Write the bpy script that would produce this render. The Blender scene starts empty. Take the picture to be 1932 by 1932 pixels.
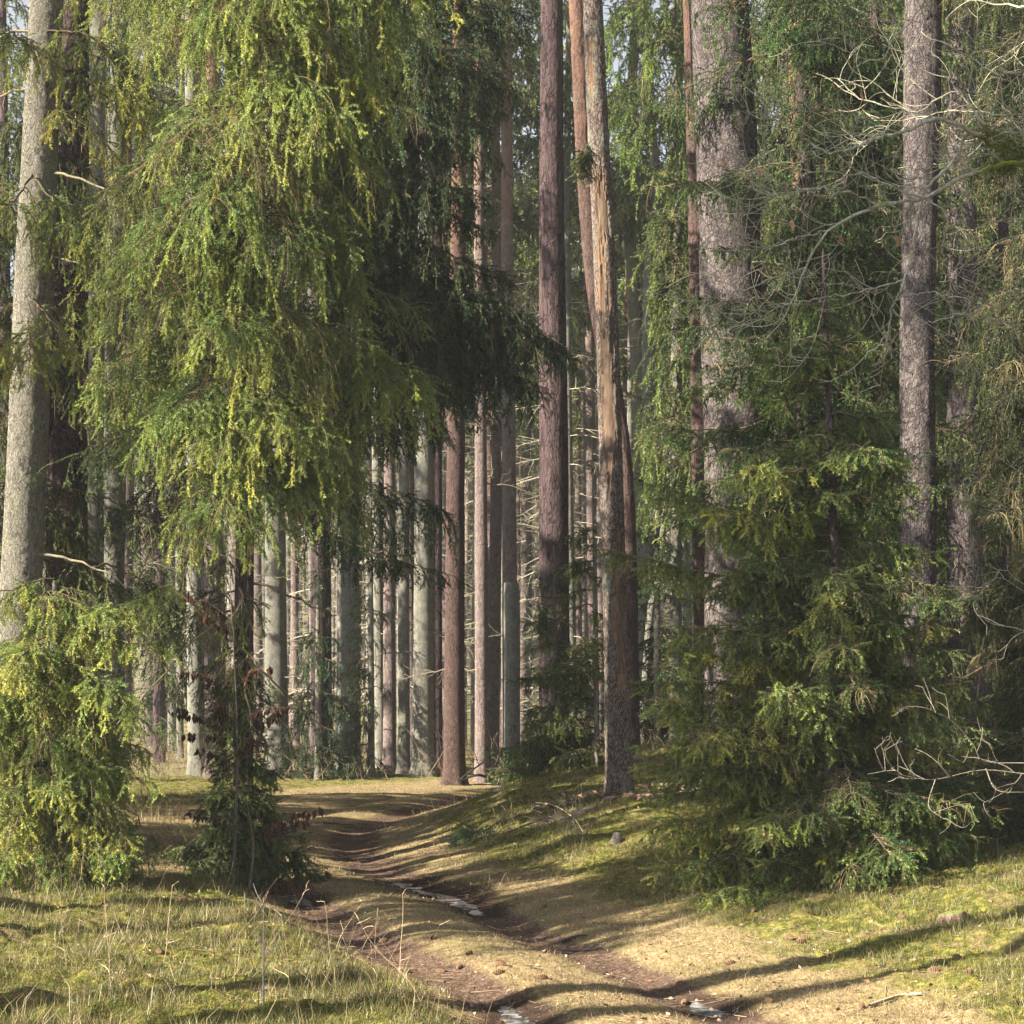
import bpy, math, random
import numpy as np
from math import radians
from mathutils import Vector

# ------------------------------------------------------------------ basics
F, CX, VH, EYE = 3600.0, 966.0, 1330.0, 1.6      # photo measured on a 1932 px frame
SUN_AZ, SUN_EL = 60.0, 27.0                      # sun: from the left, a little behind the camera
def at(U, V, Y):
    return np.array([(U - CX) * Y / F, Y, EYE + (VH - V) * Y / F])
R = np.random.default_rng(11)
C = bpy.context.scene.collection
sc = bpy.context.scene

def nrm(v):
    return v / np.maximum(np.linalg.norm(v, axis=-1, keepdims=True), 1e-9)
def sstep(a, b, x):
    t = np.clip((x - a) / (b - a), 0, 1)
    return t * t * (3 - 2 * t)

def _h(i, j, k, s):
    n = (i.astype(np.uint32) * np.uint32(374761393) + j.astype(np.uint32) * np.uint32(668265263)
         + k.astype(np.uint32) * np.uint32(2147483647 & 0x7feb352d) + np.uint32(s * 7919 + 13))
    n = (n ^ (n >> np.uint32(13))) * np.uint32(1274126177)
    n = n ^ (n >> np.uint32(16))
    n = n * np.uint32(2246822519)
    n = n ^ (n >> np.uint32(15))
    return n.astype(np.float64) / 4294967295.0
def vnoise(p, s=0):
    p = np.asarray(p, float)
    b = np.floor(p).astype(np.int64)
    f = p - b
    f = f * f * (3 - 2 * f)
    x, y, z = b[:, 0], b[:, 1], b[:, 2]
    out = 0
    for dx in (0, 1):
        for dy in (0, 1):
            for dz in (0, 1):
                w = (f[:, 0] if dx else 1 - f[:, 0]) * (f[:, 1] if dy else 1 - f[:, 1]) * (f[:, 2] if dz else 1 - f[:, 2])
                out = out + w * _h(x + dx, y + dy, z + dz, s)
    return out
def fbm(p, o=4, s=0):
    a, t, n = 0.5, 0, 0
    for i in range(o):
        n = n + a * vnoise(np.asarray(p) * 2 ** i + 17.3 * i, s + i)
        t += a
        a *= .5
    return n / t                                    # 0..1

def spline(P, n):
    """Catmull-Rom through P, n points, roughly even in arc length"""
    P = np.asarray(P, float)
    Q = np.vstack([2 * P[0] - P[1], P, 2 * P[-1] - P[-2]])
    out = []
    for i in range(len(P) - 1):
        p0, p1, p2, p3 = Q[i:i + 4]
        t = np.linspace(0, 1, 24, endpoint=False)[:, None]
        out.append(.5 * ((2 * p1) + (-p0 + p2) * t + (2 * p0 - 5 * p1 + 4 * p2 - p3) * t ** 2 + (-p0 + 3 * p1 - 3 * p2 + p3) * t ** 3))
    out = np.vstack(out + [P[-1:]])
    d = np.r_[0, np.cumsum(np.linalg.norm(np.diff(out, axis=0), axis=1))]
    u = np.linspace(0, d[-1], n)
    return np.stack([np.interp(u, d, out[:, k]) for k in range(out.shape[1])], 1)

# ------------------------------------------------------------------ mesh output
def mk(name, V, polys, mats, parent=None, origin=(0, 0, 0), pmat=None, fcol=None, pattr=None, smooth=False):
    """one mesh object; polys = list of (n,3)/(n,4) int arrays; fcol per polygon colour; pattr dict of point floats"""
    V = np.asarray(V, np.float32) - np.asarray(origin, np.float32)
    me = bpy.data.meshes.new(name)
    polys = [p for p in polys if len(p)]
    sizes = np.concatenate([np.full(len(p), p.shape[1], np.int32) for p in polys])
    loops = np.concatenate([p.ravel() for p in polys]).astype(np.int32)
    me.vertices.add(len(V)); me.vertices.foreach_set('co', V.ravel())
    me.loops.add(len(loops)); me.loops.foreach_set('vertex_index', loops)
    me.polygons.add(len(sizes))
    me.polygons.foreach_set('loop_start', np.r_[0, np.cumsum(sizes)[:-1]].astype(np.int32))
    if pmat is not None:
        me.polygons.foreach_set('material_index', np.asarray(pmat, np.int32))
    if smooth is not False:
        sm = np.ones(len(sizes), bool) if smooth is True else np.asarray(smooth, bool)
    else:
        sm = np.zeros(len(sizes), bool)
    me.polygons.foreach_set('use_smooth', sm)
    if fcol is not None:
        a = me.attributes.new('col', 'FLOAT_COLOR', 'FACE')
        a.data.foreach_set('color', np.c_[np.asarray(fcol, np.float32), np.ones(len(fcol), np.float32)].ravel())
    for k, v in (pattr or {}).items():
        a = me.attributes.new(k, 'FLOAT', 'POINT')
        a.data.foreach_set('value', np.asarray(v, np.float32))
    for m in mats:
        me.materials.append(m)
    me.update(calc_edges=True)
    o = bpy.data.objects.new(name, me)
    C.objects.link(o)
    if parent is not None:
        o.parent = parent
        o.location = Vector(origin) - parent.location
    else:
        o.location = origin
    return o
def thing(name, label, cat, loc, group=None):
    o = bpy.data.objects.new(name, None)
    o.empty_display_size = .2
    C.objects.link(o)
    o.location = Vector([float(v) for v in loc])
    tag(o, label, cat, group)
    return o
def tag(o, label, cat, group=None):
    o['label'] = label; o['category'] = cat
    if group: o['group'] = group
    return o
def copy_tree(o, loc, rz, sc_=1.0):
    c = o.copy(); C.objects.link(c)
    c.location = Vector([float(v) for v in loc]); c.rotation_euler = (0, 0, rz); c.scale = (sc_, sc_, sc_)
    for ch in list(o.children):
        d = ch.copy(); C.objects.link(d); d.parent = c
    return c

# ------------------------------------------------------------------ materials
def newmat(name):
    m = bpy.data.materials.new(name); m.use_nodes = True
    nt = m.node_tree; nt.nodes.clear()
    out = nt.nodes.new('ShaderNodeOutputMaterial')
    return m, nt, out
def N(nt, t, **kw):
    n = nt.nodes.new(t)
    for k, v in kw.items():
        if k in n.inputs: n.inputs[k].default_value = v
        else: setattr(n, k, v)
    return n
def ramp(nt, stops):
    r = nt.nodes.new('ShaderNodeValToRGB')
    e = r.color_ramp.elements
    while len(e) < len(stops): e.new(.5)
    for x, (p, c) in zip(e, stops):
        x.position = p
        x.color = (c, c, c, 1) if isinstance(c, (int, float)) else (*c, 1)
    return r
def mixc(nt, fac, a, b):
    m = nt.nodes.new('ShaderNodeMix'); m.data_type = 'RGBA'
    for s, v in ((0, fac), (6, a), (7, b)):
        if hasattr(v, 'links'): nt.links.new(v, m.inputs[s])
        else: m.inputs[s].default_value = v if s == 0 else (*v, 1)
    return m.outputs[2]
def math_(nt, op, a, b=0.0, clamp=False):
    m = nt.nodes.new('ShaderNodeMath'); m.operation = op; m.use_clamp = clamp
    for i, v in enumerate((a, b)):
        if hasattr(v, 'links'): nt.links.new(v, m.inputs[i])
        else: m.inputs[i].default_value = v
    return m.outputs[0]

def mat_needle():
    m, nt, out = newmat('spruce_needles'); L = nt.links.new
    a = N(nt, 'ShaderNodeAttribute', attribute_name='col')
    d = N(nt, 'ShaderNodeBsdfDiffuse'); t = N(nt, 'ShaderNodeBsdfTranslucent'); g = N(nt, 'ShaderNodeBsdfGlossy', Roughness=.5)
    L(a.outputs['Color'], d.inputs['Color']); L(a.outputs['Color'], t.inputs['Color'])
    g.inputs['Color'].default_value = (.8, .85, .8, 1)
    m1 = N(nt, 'ShaderNodeMixShader'); m1.inputs[0].default_value = .40
    L(d.outputs[0], m1.inputs[1]); L(t.outputs[0], m1.inputs[2])
    m2 = N(nt, 'ShaderNodeMixShader'); m2.inputs[0].default_value = .035
    L(m1.outputs[0], m2.inputs[1]); L(g.outputs[0], m2.inputs[2])
    L(m2.outputs[0], out.inputs[0])
    return m
def mat_attr(name, rough=.85):
    m, nt, out = newmat(name)
    a = N(nt, 'ShaderNodeAttribute', attribute_name='col')
    tc = N(nt, 'ShaderNodeTexCoord')
    n = N(nt, 'ShaderNodeTexNoise', Scale=60.0, Detail=3.0)
    nt.links.new(tc.outputs['Object'], n.inputs['Vector'])
    r = ramp(nt, [(.3, .6), (.7, 1.35)])
    nt.links.new(n.outputs[0], r.inputs[0])
    mm = nt.nodes.new('ShaderNodeMix'); mm.data_type = 'RGBA'; mm.blend_type = 'MULTIPLY'; mm.inputs[0].default_value = 1
    nt.links.new(a.outputs['Color'], mm.inputs[6]); nt.links.new(r.outputs[0], mm.inputs[7])
    p = N(nt, 'ShaderNodeBsdfDiffuse', Roughness=rough)
    nt.links.new(mm.outputs[2], p.inputs['Color']); nt.links.new(p.outputs[0], out.inputs[0])
    return m
def mat_bark(name, crack, plate, plate2, lichen, scale=24., stretch=.3, lich=.35, crackw=.12, orange=None, zo=(3, 7), bump=.012, flake=.0):
    """plated or scaly bark; orange = thin upper bark colour, fading in over heights zo"""
    m, nt, out = newmat(name); L = nt.links.new
    tc = N(nt, 'ShaderNodeTexCoord')
    oi = N(nt, 'ShaderNodeObjectInfo')
    wn = N(nt, 'ShaderNodeTexNoise', Scale=13.0, Detail=4.0, Roughness=.65)
    L(tc.outputs['Object'], wn.inputs['Vector'])
    ad = nt.nodes.new('ShaderNodeVectorMath'); ad.operation = 'MULTIPLY_ADD'
    L(wn.outputs['Color'], ad.inputs[0]); ad.inputs[1].default_value = (.10, .10, .22); L(tc.outputs['Object'], ad.inputs[2])
    mp = N(nt, 'ShaderNodeMapping'); mp.inputs['Scale'].default_value = (1, 1, stretch)
    L(ad.outputs[0], mp.inputs['Vector'])
    vo = N(nt, 'ShaderNodeTexVoronoi', feature='DISTANCE_TO_EDGE', Scale=scale)
    L(mp.outputs[0], vo.inputs['Vector'])
    vc = N(nt, 'ShaderNodeTexVoronoi', Scale=scale)
    L(mp.outputs[0], vc.inputs['Vector'])
    cr = ramp(nt, [(0, 0.), (crackw, 1.)])
    L(vo.outputs['Distance'], cr.inputs[0])
    pc = mixc(nt, vc.outputs['Color'], plate, plate2)
    n2 = N(nt, 'ShaderNodeTexNoise', Scale=70.0, Detail=4.0)
    L(mp.outputs[0], n2.inputs['Vector'])
    r2 = ramp(nt, [(.3, .65), (.7, 1.3)]); L(n2.outputs[0], r2.inputs[0])
    mm = nt.nodes.new('ShaderNodeMix'); mm.data_type = 'RGBA'; mm.blend_type = 'MULTIPLY'; mm.inputs[0].default_value = 1
    L(pc, mm.inputs[6]); L(r2.outputs[0], mm.inputs[7])
    col = mm.outputs[2]
    if orange:
        sx = N(nt, 'ShaderNodeSeparateXYZ'); L(tc.outputs['Object'], sx.inputs[0])
        n3 = N(nt, 'ShaderNodeTexNoise', Scale=4.0, Detail=5.0); L(tc.outputs['Object'], n3.inputs['Vector'])
        zz = math_(nt, 'ADD', sx.outputs['Z'], math_(nt, 'MULTIPLY', math_(nt, 'SUBTRACT', n3.outputs[0], .5), 5.0))
        mr = N(nt, 'ShaderNodeMapRange'); L(zz, mr.inputs[0]); mr.inputs[1].default_value = zo[0]; mr.inputs[2].default_value = zo[1]
        col = mixc(nt, mr.outputs[0], col, orange)
        mm2 = nt.nodes.new('ShaderNodeMix'); mm2.data_type = 'RGBA'; mm2.blend_type = 'MULTIPLY'; mm2.inputs[0].default_value = .6
        L(col, mm2.inputs[6]); L(r2.outputs[0], mm2.inputs[7]); col = mm2.outputs[2]
    n4 = N(nt, 'ShaderNodeTexNoise', Scale=5.0, Detail=6.0, Roughness=.7); L(tc.outputs['Object'], n4.inputs['Vector'])
    r4 = ramp(nt, [(.5, 0.), (.68, 1.)]); L(n4.outputs[0], r4.inputs[0])
    lf = math_(nt, 'MULTIPLY', r4.outputs[0], lich)
    col = mixc(nt, lf, col, lichen)
    n5 = N(nt, 'ShaderNodeTexNoise', Scale=scale * .55, Detail=4.0, Roughness=.7); L(mp.outputs[0], n5.inputs['Vector'])
    r5_ = ramp(nt, [(.42, 0.), (.6, .8)]); L(n5.outputs[0], r5_.inputs[0])
    cfac = math_(nt, 'ADD', math_(nt, 'ADD', cr.outputs[0], flake), r5_.outputs[0], True)
    col = mixc(nt, cfac, crack, col)
    hs = N(nt, 'ShaderNodeHueSaturation'); L(col, hs.inputs['Color'])
    mr2 = N(nt, 'ShaderNodeMapRange'); L(oi.outputs['Random'], mr2.inputs[0]); mr2.inputs[3].default_value = .82; mr2.inputs[4].default_value = 1.18
    L(mr2.outputs[0], hs.inputs['Value'])
    b = N(nt, 'ShaderNodeBsdfDiffuse', Roughness=.9)
    L(hs.outputs[0], b.inputs['Color'])
    h = math_(nt, 'ADD', cr.outputs[0], math_(nt, 'MULTIPLY', n2.outputs[0], .5))
    bp = N(nt, 'ShaderNodeBump', Strength=.9, Distance=bump); L(h, bp.inputs['Height']); L(bp.outputs[0], b.inputs['Normal'])
    L(b.outputs[0], out.inputs[0])
    return m

M_NEED = mat_needle()
M_TWIG = mat_attr('twig_bark')
M_LEAF = mat_attr('dry_leaf')
B_SPRUCE = mat_bark('pale_spruce_bark', (.05, .045, .036), (.31, .285, .24), (.20, .18, .145), (.25, .26, .17), scale=30, stretch=.6, lich=.75, crackw=.13, flake=.12, bump=.014)
B_PINE = mat_bark('dark_plated_pine_bark', (.022, .016, .016), (.115, .08, .078), (.075, .052, .054), (.15, .14, .13), scale=15, stretch=.22, lich=.2, crackw=.16, bump=.02)
B_PINEO = mat_bark('orange_pine_bark', (0.036, 0.024, 0.021), (0.136, 0.092, 0.080), (0.096, 0.064, 0.056), (0.160, 0.144, 0.120), scale=20, stretch=.35, lich=.25, crackw=.13, orange=(0.272, 0.152, 0.096), zo=(9.0, 14), flake=.2)
B_PINEG = mat_bark('grey_scaly_pine_bark', (.030, .023, .024), (.185, .158, .148), (.095, .076, .078), (.20, .185, .155), scale=26, stretch=.5, lich=.4, crackw=.2, orange=(.21, .15, .115), zo=(9, 15), flake=.0, bump=.024)
B_FARP = mat_bark('pinkish_pine_bark', (.062, .048, .044), (.215, .165, .15), (.145, .112, .102), (.25, .23, .19), scale=20, stretch=.4, lich=.5, crackw=.16, orange=(.26, .16, .105), zo=(10, 15), flake=.2)
B_FARG = mat_bark('smooth_greygreen_bark', (.08, .075, .062), (.215, .205, .175), (.14, .132, .112), (.27, .285, .19), scale=30, stretch=.45, lich=.7, crackw=.12, flake=.3, bump=.006)
B_MOSSY = mat_bark('mossy_bark', (0.072, 0.072, 0.045), (0.180, 0.171, 0.126), (0.144, 0.135, 0.099), (0.234, 0.261, 0.054), scale=22, stretch=.5, lich=.95, crackw=.07, flake=.5, bump=.005)

# ------------------------------------------------------------------ foliage builder
DMUL, WMUL, SMUL, HMUL = 1.95, 1.8, 1.05, 1.25
class Fol:
    """collects needle-bearing shoots and bare twigs, then writes one crown mesh"""
    def __init__(s): s.na, s.nb, s.nc, s.ta, s.tb, s.t0, s.t1, s.tc = ([] for _ in range(8))
    def shoots(s, a, b, c): s.na.append(a); s.nb.append(b); s.nc.append(c)
    def twigs(s, a, b, r0, r1, c):
        n = len(a)
        s.ta.append(a); s.tb.append(b); s.t0.append(np.broadcast_to(r0, (n,))); s.t1.append(np.broadcast_to(r1, (n,))); s.tc.append(np.broadcast_to(c, (n, 3)))
    def build(s, rng, dens=230., nl=.018, nw=.0036, ns=3):
        dens, nw, nl = dens * DMUL, nw * WMUL, nl * 1.08
        V, tri, quad, ctri, cquad = [], [], [], [], []
        off = 0
        if s.na:
            a, b, c = np.concatenate(s.na), np.concatenate(s.nb), np.concatenate(s.nc)
            d = b - a; L = np.linalg.norm(d, axis=1)
            n = np.floor(L * dens + rng.random(len(L))).astype(int)
            ix = np.repeat(np.arange(len(L)), n); m = len(ix)
            p = a[ix] + d[ix] * rng.random((m, 1))
            dd = nrm(d)[ix]
            r = rng.normal(size=(m, 3)); r -= (r * dd).sum(1, keepdims=True) * dd; r = nrm(r)
            ang = rng.uniform(.55, 1.15, (m, 1))
            nd = dd * np.cos(ang) + r * np.sin(ang)
            nd[:, 2] += .12; nd = nrm(nd)
            l = nl * rng.uniform(.7, 1.25, (m, 1))
            w = nrm(np.cross(nd, rng.normal(size=(m, 3)))) * nw * .5 * rng.uniform(.8, 1.2, (m, 1))
            V.append(np.stack([p - w, p + w, p + nd * l], 1).reshape(-1, 3))
            tri.append(np.arange(m * 3).reshape(-1, 3)); off = m * 3
            ctri.append(c[ix] * rng.uniform(.78, 1.22, (m, 1)))
        if s.ta:
            a, b, r0, r1, c = map(np.concatenate, (s.ta, s.tb, s.t0, s.t1, s.tc))
            d = nrm(b - a); m = len(a)
            ref = np.where(np.abs(d[:, 2:3]) > .9, [[1., 0, 0]], [[0, 0, 1.]])
            u = nrm(np.cross(d, ref)); v = np.cross(d, u)
            ang = np.arange(ns) * 2 * math.pi / ns
            ring = u[:, None] * np.cos(ang)[None, :, None] + v[:, None] * np.sin(ang)[None, :, None]
            V.append(np.concatenate([a[:, None] + ring * r0[:, None, None], b[:, None] + ring * r1[:, None, None]], 1).reshape(-1, 3))
            base = off + np.arange(m)[:, None] * 2 * ns
            for k in range(ns):
                k2 = (k + 1) % ns
                quad.append(np.stack([base[:, 0] + k, base[:, 0] + k2, base[:, 0] + ns + k2, base[:, 0] + ns + k], 1)); cquad.append(c)
        tri = np.concatenate(tri) if tri else np.zeros((0, 3), int)
        quad = np.concatenate(quad) if quad else np.zeros((0, 4), int)
        return np.concatenate(V), [tri, quad], np.r_[np.zeros(len(tri), int), np.ones(len(quad), int)], np.concatenate(ctri + cquad)
    def obj(s, name, parent, rng, **kw):
        V, polys, pm, fc = s.build(rng, **kw)
        return mk(name, V, polys, [M_NEED, M_TWIG], parent, tuple(parent.location) if parent else (0, 0, 0), pmat=pm, fcol=fc, smooth=pm.astype(bool))

C_OLD, C_YNG, C_DEAD = np.array([.031, .053, .019]), np.array([.275, .320, .082]), np.array([.15, .115, .055])  # needle age colours, also pushed darker for shade and brighter for sun
C_BARE = np.array([.24, .19, .105])
def limb(Fo, P, hang, rng, sec=26., grav=.95, lod=1.0, dead=.12, ter=.09, prof=None, r0=.016, flat=0., bare=.1, young=1.0, tone=(1, 1, 1), start=.12, old=1.0):
    """one bough: axis P, side twigs that fan out and sink under their own weight, shoots on every twig"""
    P = np.asarray(P, float)
    Ln = np.linalg.norm(np.diff(P, axis=0), axis=1).sum()
    n = max(6, int(Ln / .07))
    ax = spline(P, n)
    ax[1:-1] += rng.normal(size=(n - 2, 3)) * .008 * min(1.5, lod)
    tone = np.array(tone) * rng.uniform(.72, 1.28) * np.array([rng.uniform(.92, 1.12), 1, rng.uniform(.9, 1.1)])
    dead = min(.85, dead * rng.choice([.35, .7, 1.0, 2.2])); hang = hang * rng.uniform(.75, 1.3)
    rr = np.linspace(r0, .003, n)
    bk = np.array([.13, .105, .07]) * rng.uniform(.7, 1.2)
    Fo.twigs(ax[:-1], ax[1:], rr[:-1], rr[1:], bk)
    tip = int(n * .7)
    cy = (C_OLD * .3 + C_YNG * .7) * tone
    Fo.shoots(ax[tip:-1], ax[tip + 1:], np.repeat(cy[None], n - 1 - tip, 0))
    hang = hang * HMUL
    ns = max(6, int(Ln * sec * SMUL / lod ** .6))
    s = np.sort(rng.uniform(start, 1, ns)); s[-3:] = 1
    fi = s * (n - 1); i0 = np.minimum(fi.astype(int), n - 2); f = (fi - i0)[:, None]
    p0 = ax[i0] * (1 - f) + ax[i0 + 1] * f
    t = nrm(ax[i0 + 1] - ax[i0])
    side = nrm(np.cross(t, [[0, 0, 1.]])) * rng.choice([-1, 1], (ns, 1))
    an = rng.uniform(.6, 1.25, (ns, 1)); an[-3:] = [[.3], [.3], [0]]
    d0 = t * np.cos(an) + side * np.sin(an) + np.array([0, 0, .15])
    pf = (np.minimum(1, s * 2.2 + .25) * (1.02 - s) ** .45 + .12) if prof is None else prof(s)
    ln = hang * pf * rng.uniform(.35, 1.1, ns)
    K = 6
    nodes = [p0]; dirs = []
    g = np.array([[0, 0, -1.]])
    dv = rng.uniform(.8, 1.2, (ns, 1)) * grav
    wob = rng.normal(size=(ns, 3)) * .10
    for k in range(K):
        w = np.clip(dv * ((k + .6) / K) ** .55, 0, 1)
        d = nrm(nrm(d0) * (1 - w) + g * w + wob + rng.normal(size=(ns, 3)) * .07)
        nodes.append(nodes[-1] + d * (ln / K)[:, None]); dirs.append(d)
    nd = np.stack(nodes, 1); di = np.stack(dirs, 1)                 # ns,K+1,3
    dd = rng.random(ns) < dead
    hue = rng.random((ns, 1))
    tw = np.array([.17, .13, .075]) * rng.uniform(.6, 1.3, (ns, 1))
    tw[dd] = C_BARE * rng.uniform(.7, 1.1, (dd.sum(), 1))
    for k in range(K):
        Fo.twigs(nd[:, k], nd[:, k + 1], .0030 * lod ** .6 * (1 - k / (K + 1)) + .0008, .0030 * lod ** .6 * (1 - (k + 1) / (K + 1)) + .0008, tw)
    al = ~dd
    for k in range(K):
        if k < 1 and bare > 0: continue
        y = np.clip(young * ((k + 1) / K) ** 1.5 * (.35 + .75 * hue[al]), 0, 1)
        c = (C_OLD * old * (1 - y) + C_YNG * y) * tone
        Fo.shoots(nd[al, k], nd[al, k + 1], c)
    # shoots off the side twigs
    sp = .050 * lod ** .8
    m = np.maximum(2, (ln / sp).astype(int))
    ix = np.repeat(np.arange(ns), m); q = len(ix)
    u = rng.uniform(.06 if bare == 0 else .14, 1, q); fk = u * K; kk = np.minimum(fk.astype(int), K - 1); ff = (fk - kk)[:, None]
    pb = nd[ix, kk] * (1 - ff) + nd[ix, kk + 1] * ff
    d = di[ix, kk]
    pr = nrm(np.cross(d, side[ix] + rng.normal(size=(q, 3)) * .5)) * rng.choice([-1, 1], (q, 1))
    if flat > 0:
        pr = nrm(pr * (1 - flat) + nrm(np.cross(d, [[0, 0, 1.]])) * rng.choice([-1, 1], (q, 1)) * flat)
    an = rng.uniform(.5, 1.0, (q, 1))
    d1 = nrm(d * np.cos(an) + pr * np.sin(an)); d2 = nrm(d1 + g * .38 * grav)
    tl = (1.95 * ter * rng.uniform(.4, 1.25, q) * (1.2 - .78 * u) * lod ** .25)[:, None]
    pm = pb + d1 * tl * .5; pe = pm + d2 * tl * .5
    da = dd[ix] | (rng.random(q) < dead * .6)
    la = ~da
    y = np.clip(young * (u[:, None] ** 1.2) * (.25 + .85 * hue[ix]) + rng.normal(size=(q, 1)) * .12, 0, 1)
    c = (C_OLD * old * (1 - y) + C_YNG * y) * tone
    br = rng.random(q) < .06; c[br] = C_DEAD * .8
    Fo.shoots(pb[la], pm[la], c[la]); Fo.shoots(pm[la], pe[la], c[la] * 1.12)
    cb = C_BARE * rng.uniform(.55, 1.1, (da.sum(), 1))
    Fo.twigs(pb[da], pm[da], .0014 * lod ** .7, .0012 * lod ** .7, cb); Fo.twigs(pm[da], pe[da], .0012 * lod ** .7, .0007, cb)

def bough(p, az, R_, rise, droop, up=.12):
    """axis of a bough leaving point p towards azimuth az"""
    s = np.array([0, .25, .5, .75, 1.0])
    dx = np.array([math.cos(az), math.sin(az), 0])
    z = R_ * (rise * s - droop * s ** 2 + up * s ** 4)
    o = p[None] + dx[None] * (R_ * s)[:, None]; o[:, 2] += z
    return o

# ------------------------------------------------------------------ trunks
def tube(P, rad, ns=10):
    P = np.asarray(P, float); n = len(P)
    t = np.gradient(P, axis=0); t = nrm(t)
    ref = np.array([0, 1., 0]) if abs(t[:, 1]).mean() < .8 else np.array([0, 0, 1.])
    u = nrm(np.cross(np.broadcast_to(ref, t.shape), t)); v = np.cross(t, u)
    a = np.arange(ns) * 2 * math.pi / ns
    V = P[:, None] + (u[:, None] * np.cos(a)[None, :, None] + v[:, None] * np.sin(a)[None, :, None]) * np.asarray(rad)[:, None, None]
    i = np.arange(n - 1)[:, None] * ns; k = np.arange(ns)[None]; k2 = (k + 1) % ns
    q = np.stack([i + k, i + k2, i + ns + k2, i + ns + k], -1).reshape(-1, 4)
    return V.reshape(-1, 3), q
def trunk_geo(P, rad, ns, dz, seed, amp, fz=.25, fs=18., flare=.35, lob=.04):
    """displaced trunk; P in world coordinates from base to top"""
    P = np.asarray(P, float)
    n = max(8, int(np.linalg.norm(P[-1] - P[0]) / dz))
    c = spline(np.c_[P, rad], n); ctr, r = c[:, :3], c[:, 3]
    h = ctr[:, 2] - ctr[0, 2]
    r = r * (1 + flare * np.exp(-np.maximum(h, 0) / .22))
    a = np.arange(ns) * 2 * math.pi / ns
    cs = np.stack([np.cos(a), np.sin(a)], 1)
    pr = np.c_[np.tile(cs, (n, 1)) * np.repeat(r, ns)[:, None], np.repeat(ctr[:, 2], ns)]
    big = fbm(np.c_[pr[:, :2] * 3, pr[:, 2:] * .5] + seed, 3, seed) - .5
    fine = 1 - np.abs(fbm(np.c_[pr[:, :2] * fs, pr[:, 2:] * fs * fz] + 5 + seed, 3, seed + 9) * 2 - 1) * 2.2
    lobes = np.exp(-np.repeat(np.maximum(h, 0), ns) / .25) * np.sin(np.tile(a, n) * 5 + seed) * .18 * flare
    rr = np.repeat(r, ns) * (1 + lob * 2 * big + lobes) + amp * fine
    V = np.repeat(ctr, ns, 0) + np.c_[np.tile(cs, (n, 1)) * rr[:, None], np.zeros(n * ns)]
    i = np.arange(n - 1)[:, None] * ns; k = np.arange(ns)[None]; k2 = (k + 1) % ns
    q = np.stack([i + k, i + k2, i + ns + k2, i + ns + k], -1).reshape(-1, 4)
    return V, q, ctr, r, np.tile(a, n), fine

# ------------------------------------------------------------------ terrain
PR = np.array([(3.2, 2), (2.1, 6.5), (1.1, 9.85), (.84, 11.1), (.61, 12), (.3, 12.8), (-.02, 14), (-.47, 16), (-1.0, 17.45), (-1.5, 19.5), (-1.81, 21.7), (-1.95, 24.5), (-1.72, 27.4), (-1.17, 31.1), (-.6, 33.9), (.8, 36), (4, 38.5), (10, 40), (40, 46)])
PL = np.array([(1.9, 2), (.95, 6.5), (-.02, 9.93), (-.3, 11.1), (-.7, 12.25), (-1.23, 14), (-1.8, 16), (-2.45, 17.8), (-3.05, 20), (-3.3, 22.5), (-3.35, 25.5), (-3.0, 28.5), (-2.4, 32), (-1.4, 35.5), (.5, 38.5), (4, 41), (10, 43), (40, 49)])
PR, PL = spline(PR, 60), spline(PL, 60)
def sdist(x, y, L):
    best = np.full(x.shape, 1e9); sg = np.ones(x.shape)
    for (ax, ay), (bx, by) in zip(L[:-1], L[1:]):
        dx, dy = bx - ax, by - ay
        t = np.clip(((x - ax) * dx + (y - ay) * dy) / (dx * dx + dy * dy), 0, 1)
        d = np.hypot(x - ax - t * dx, y - ay - t * dy)
        c = dx * (y - ay) - dy * (x - ax)
        u = d < best
        best = np.where(u, d, best); sg = np.where(u, np.sign(c), sg)
    return best * sg                                  # + on the left of travel
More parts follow.
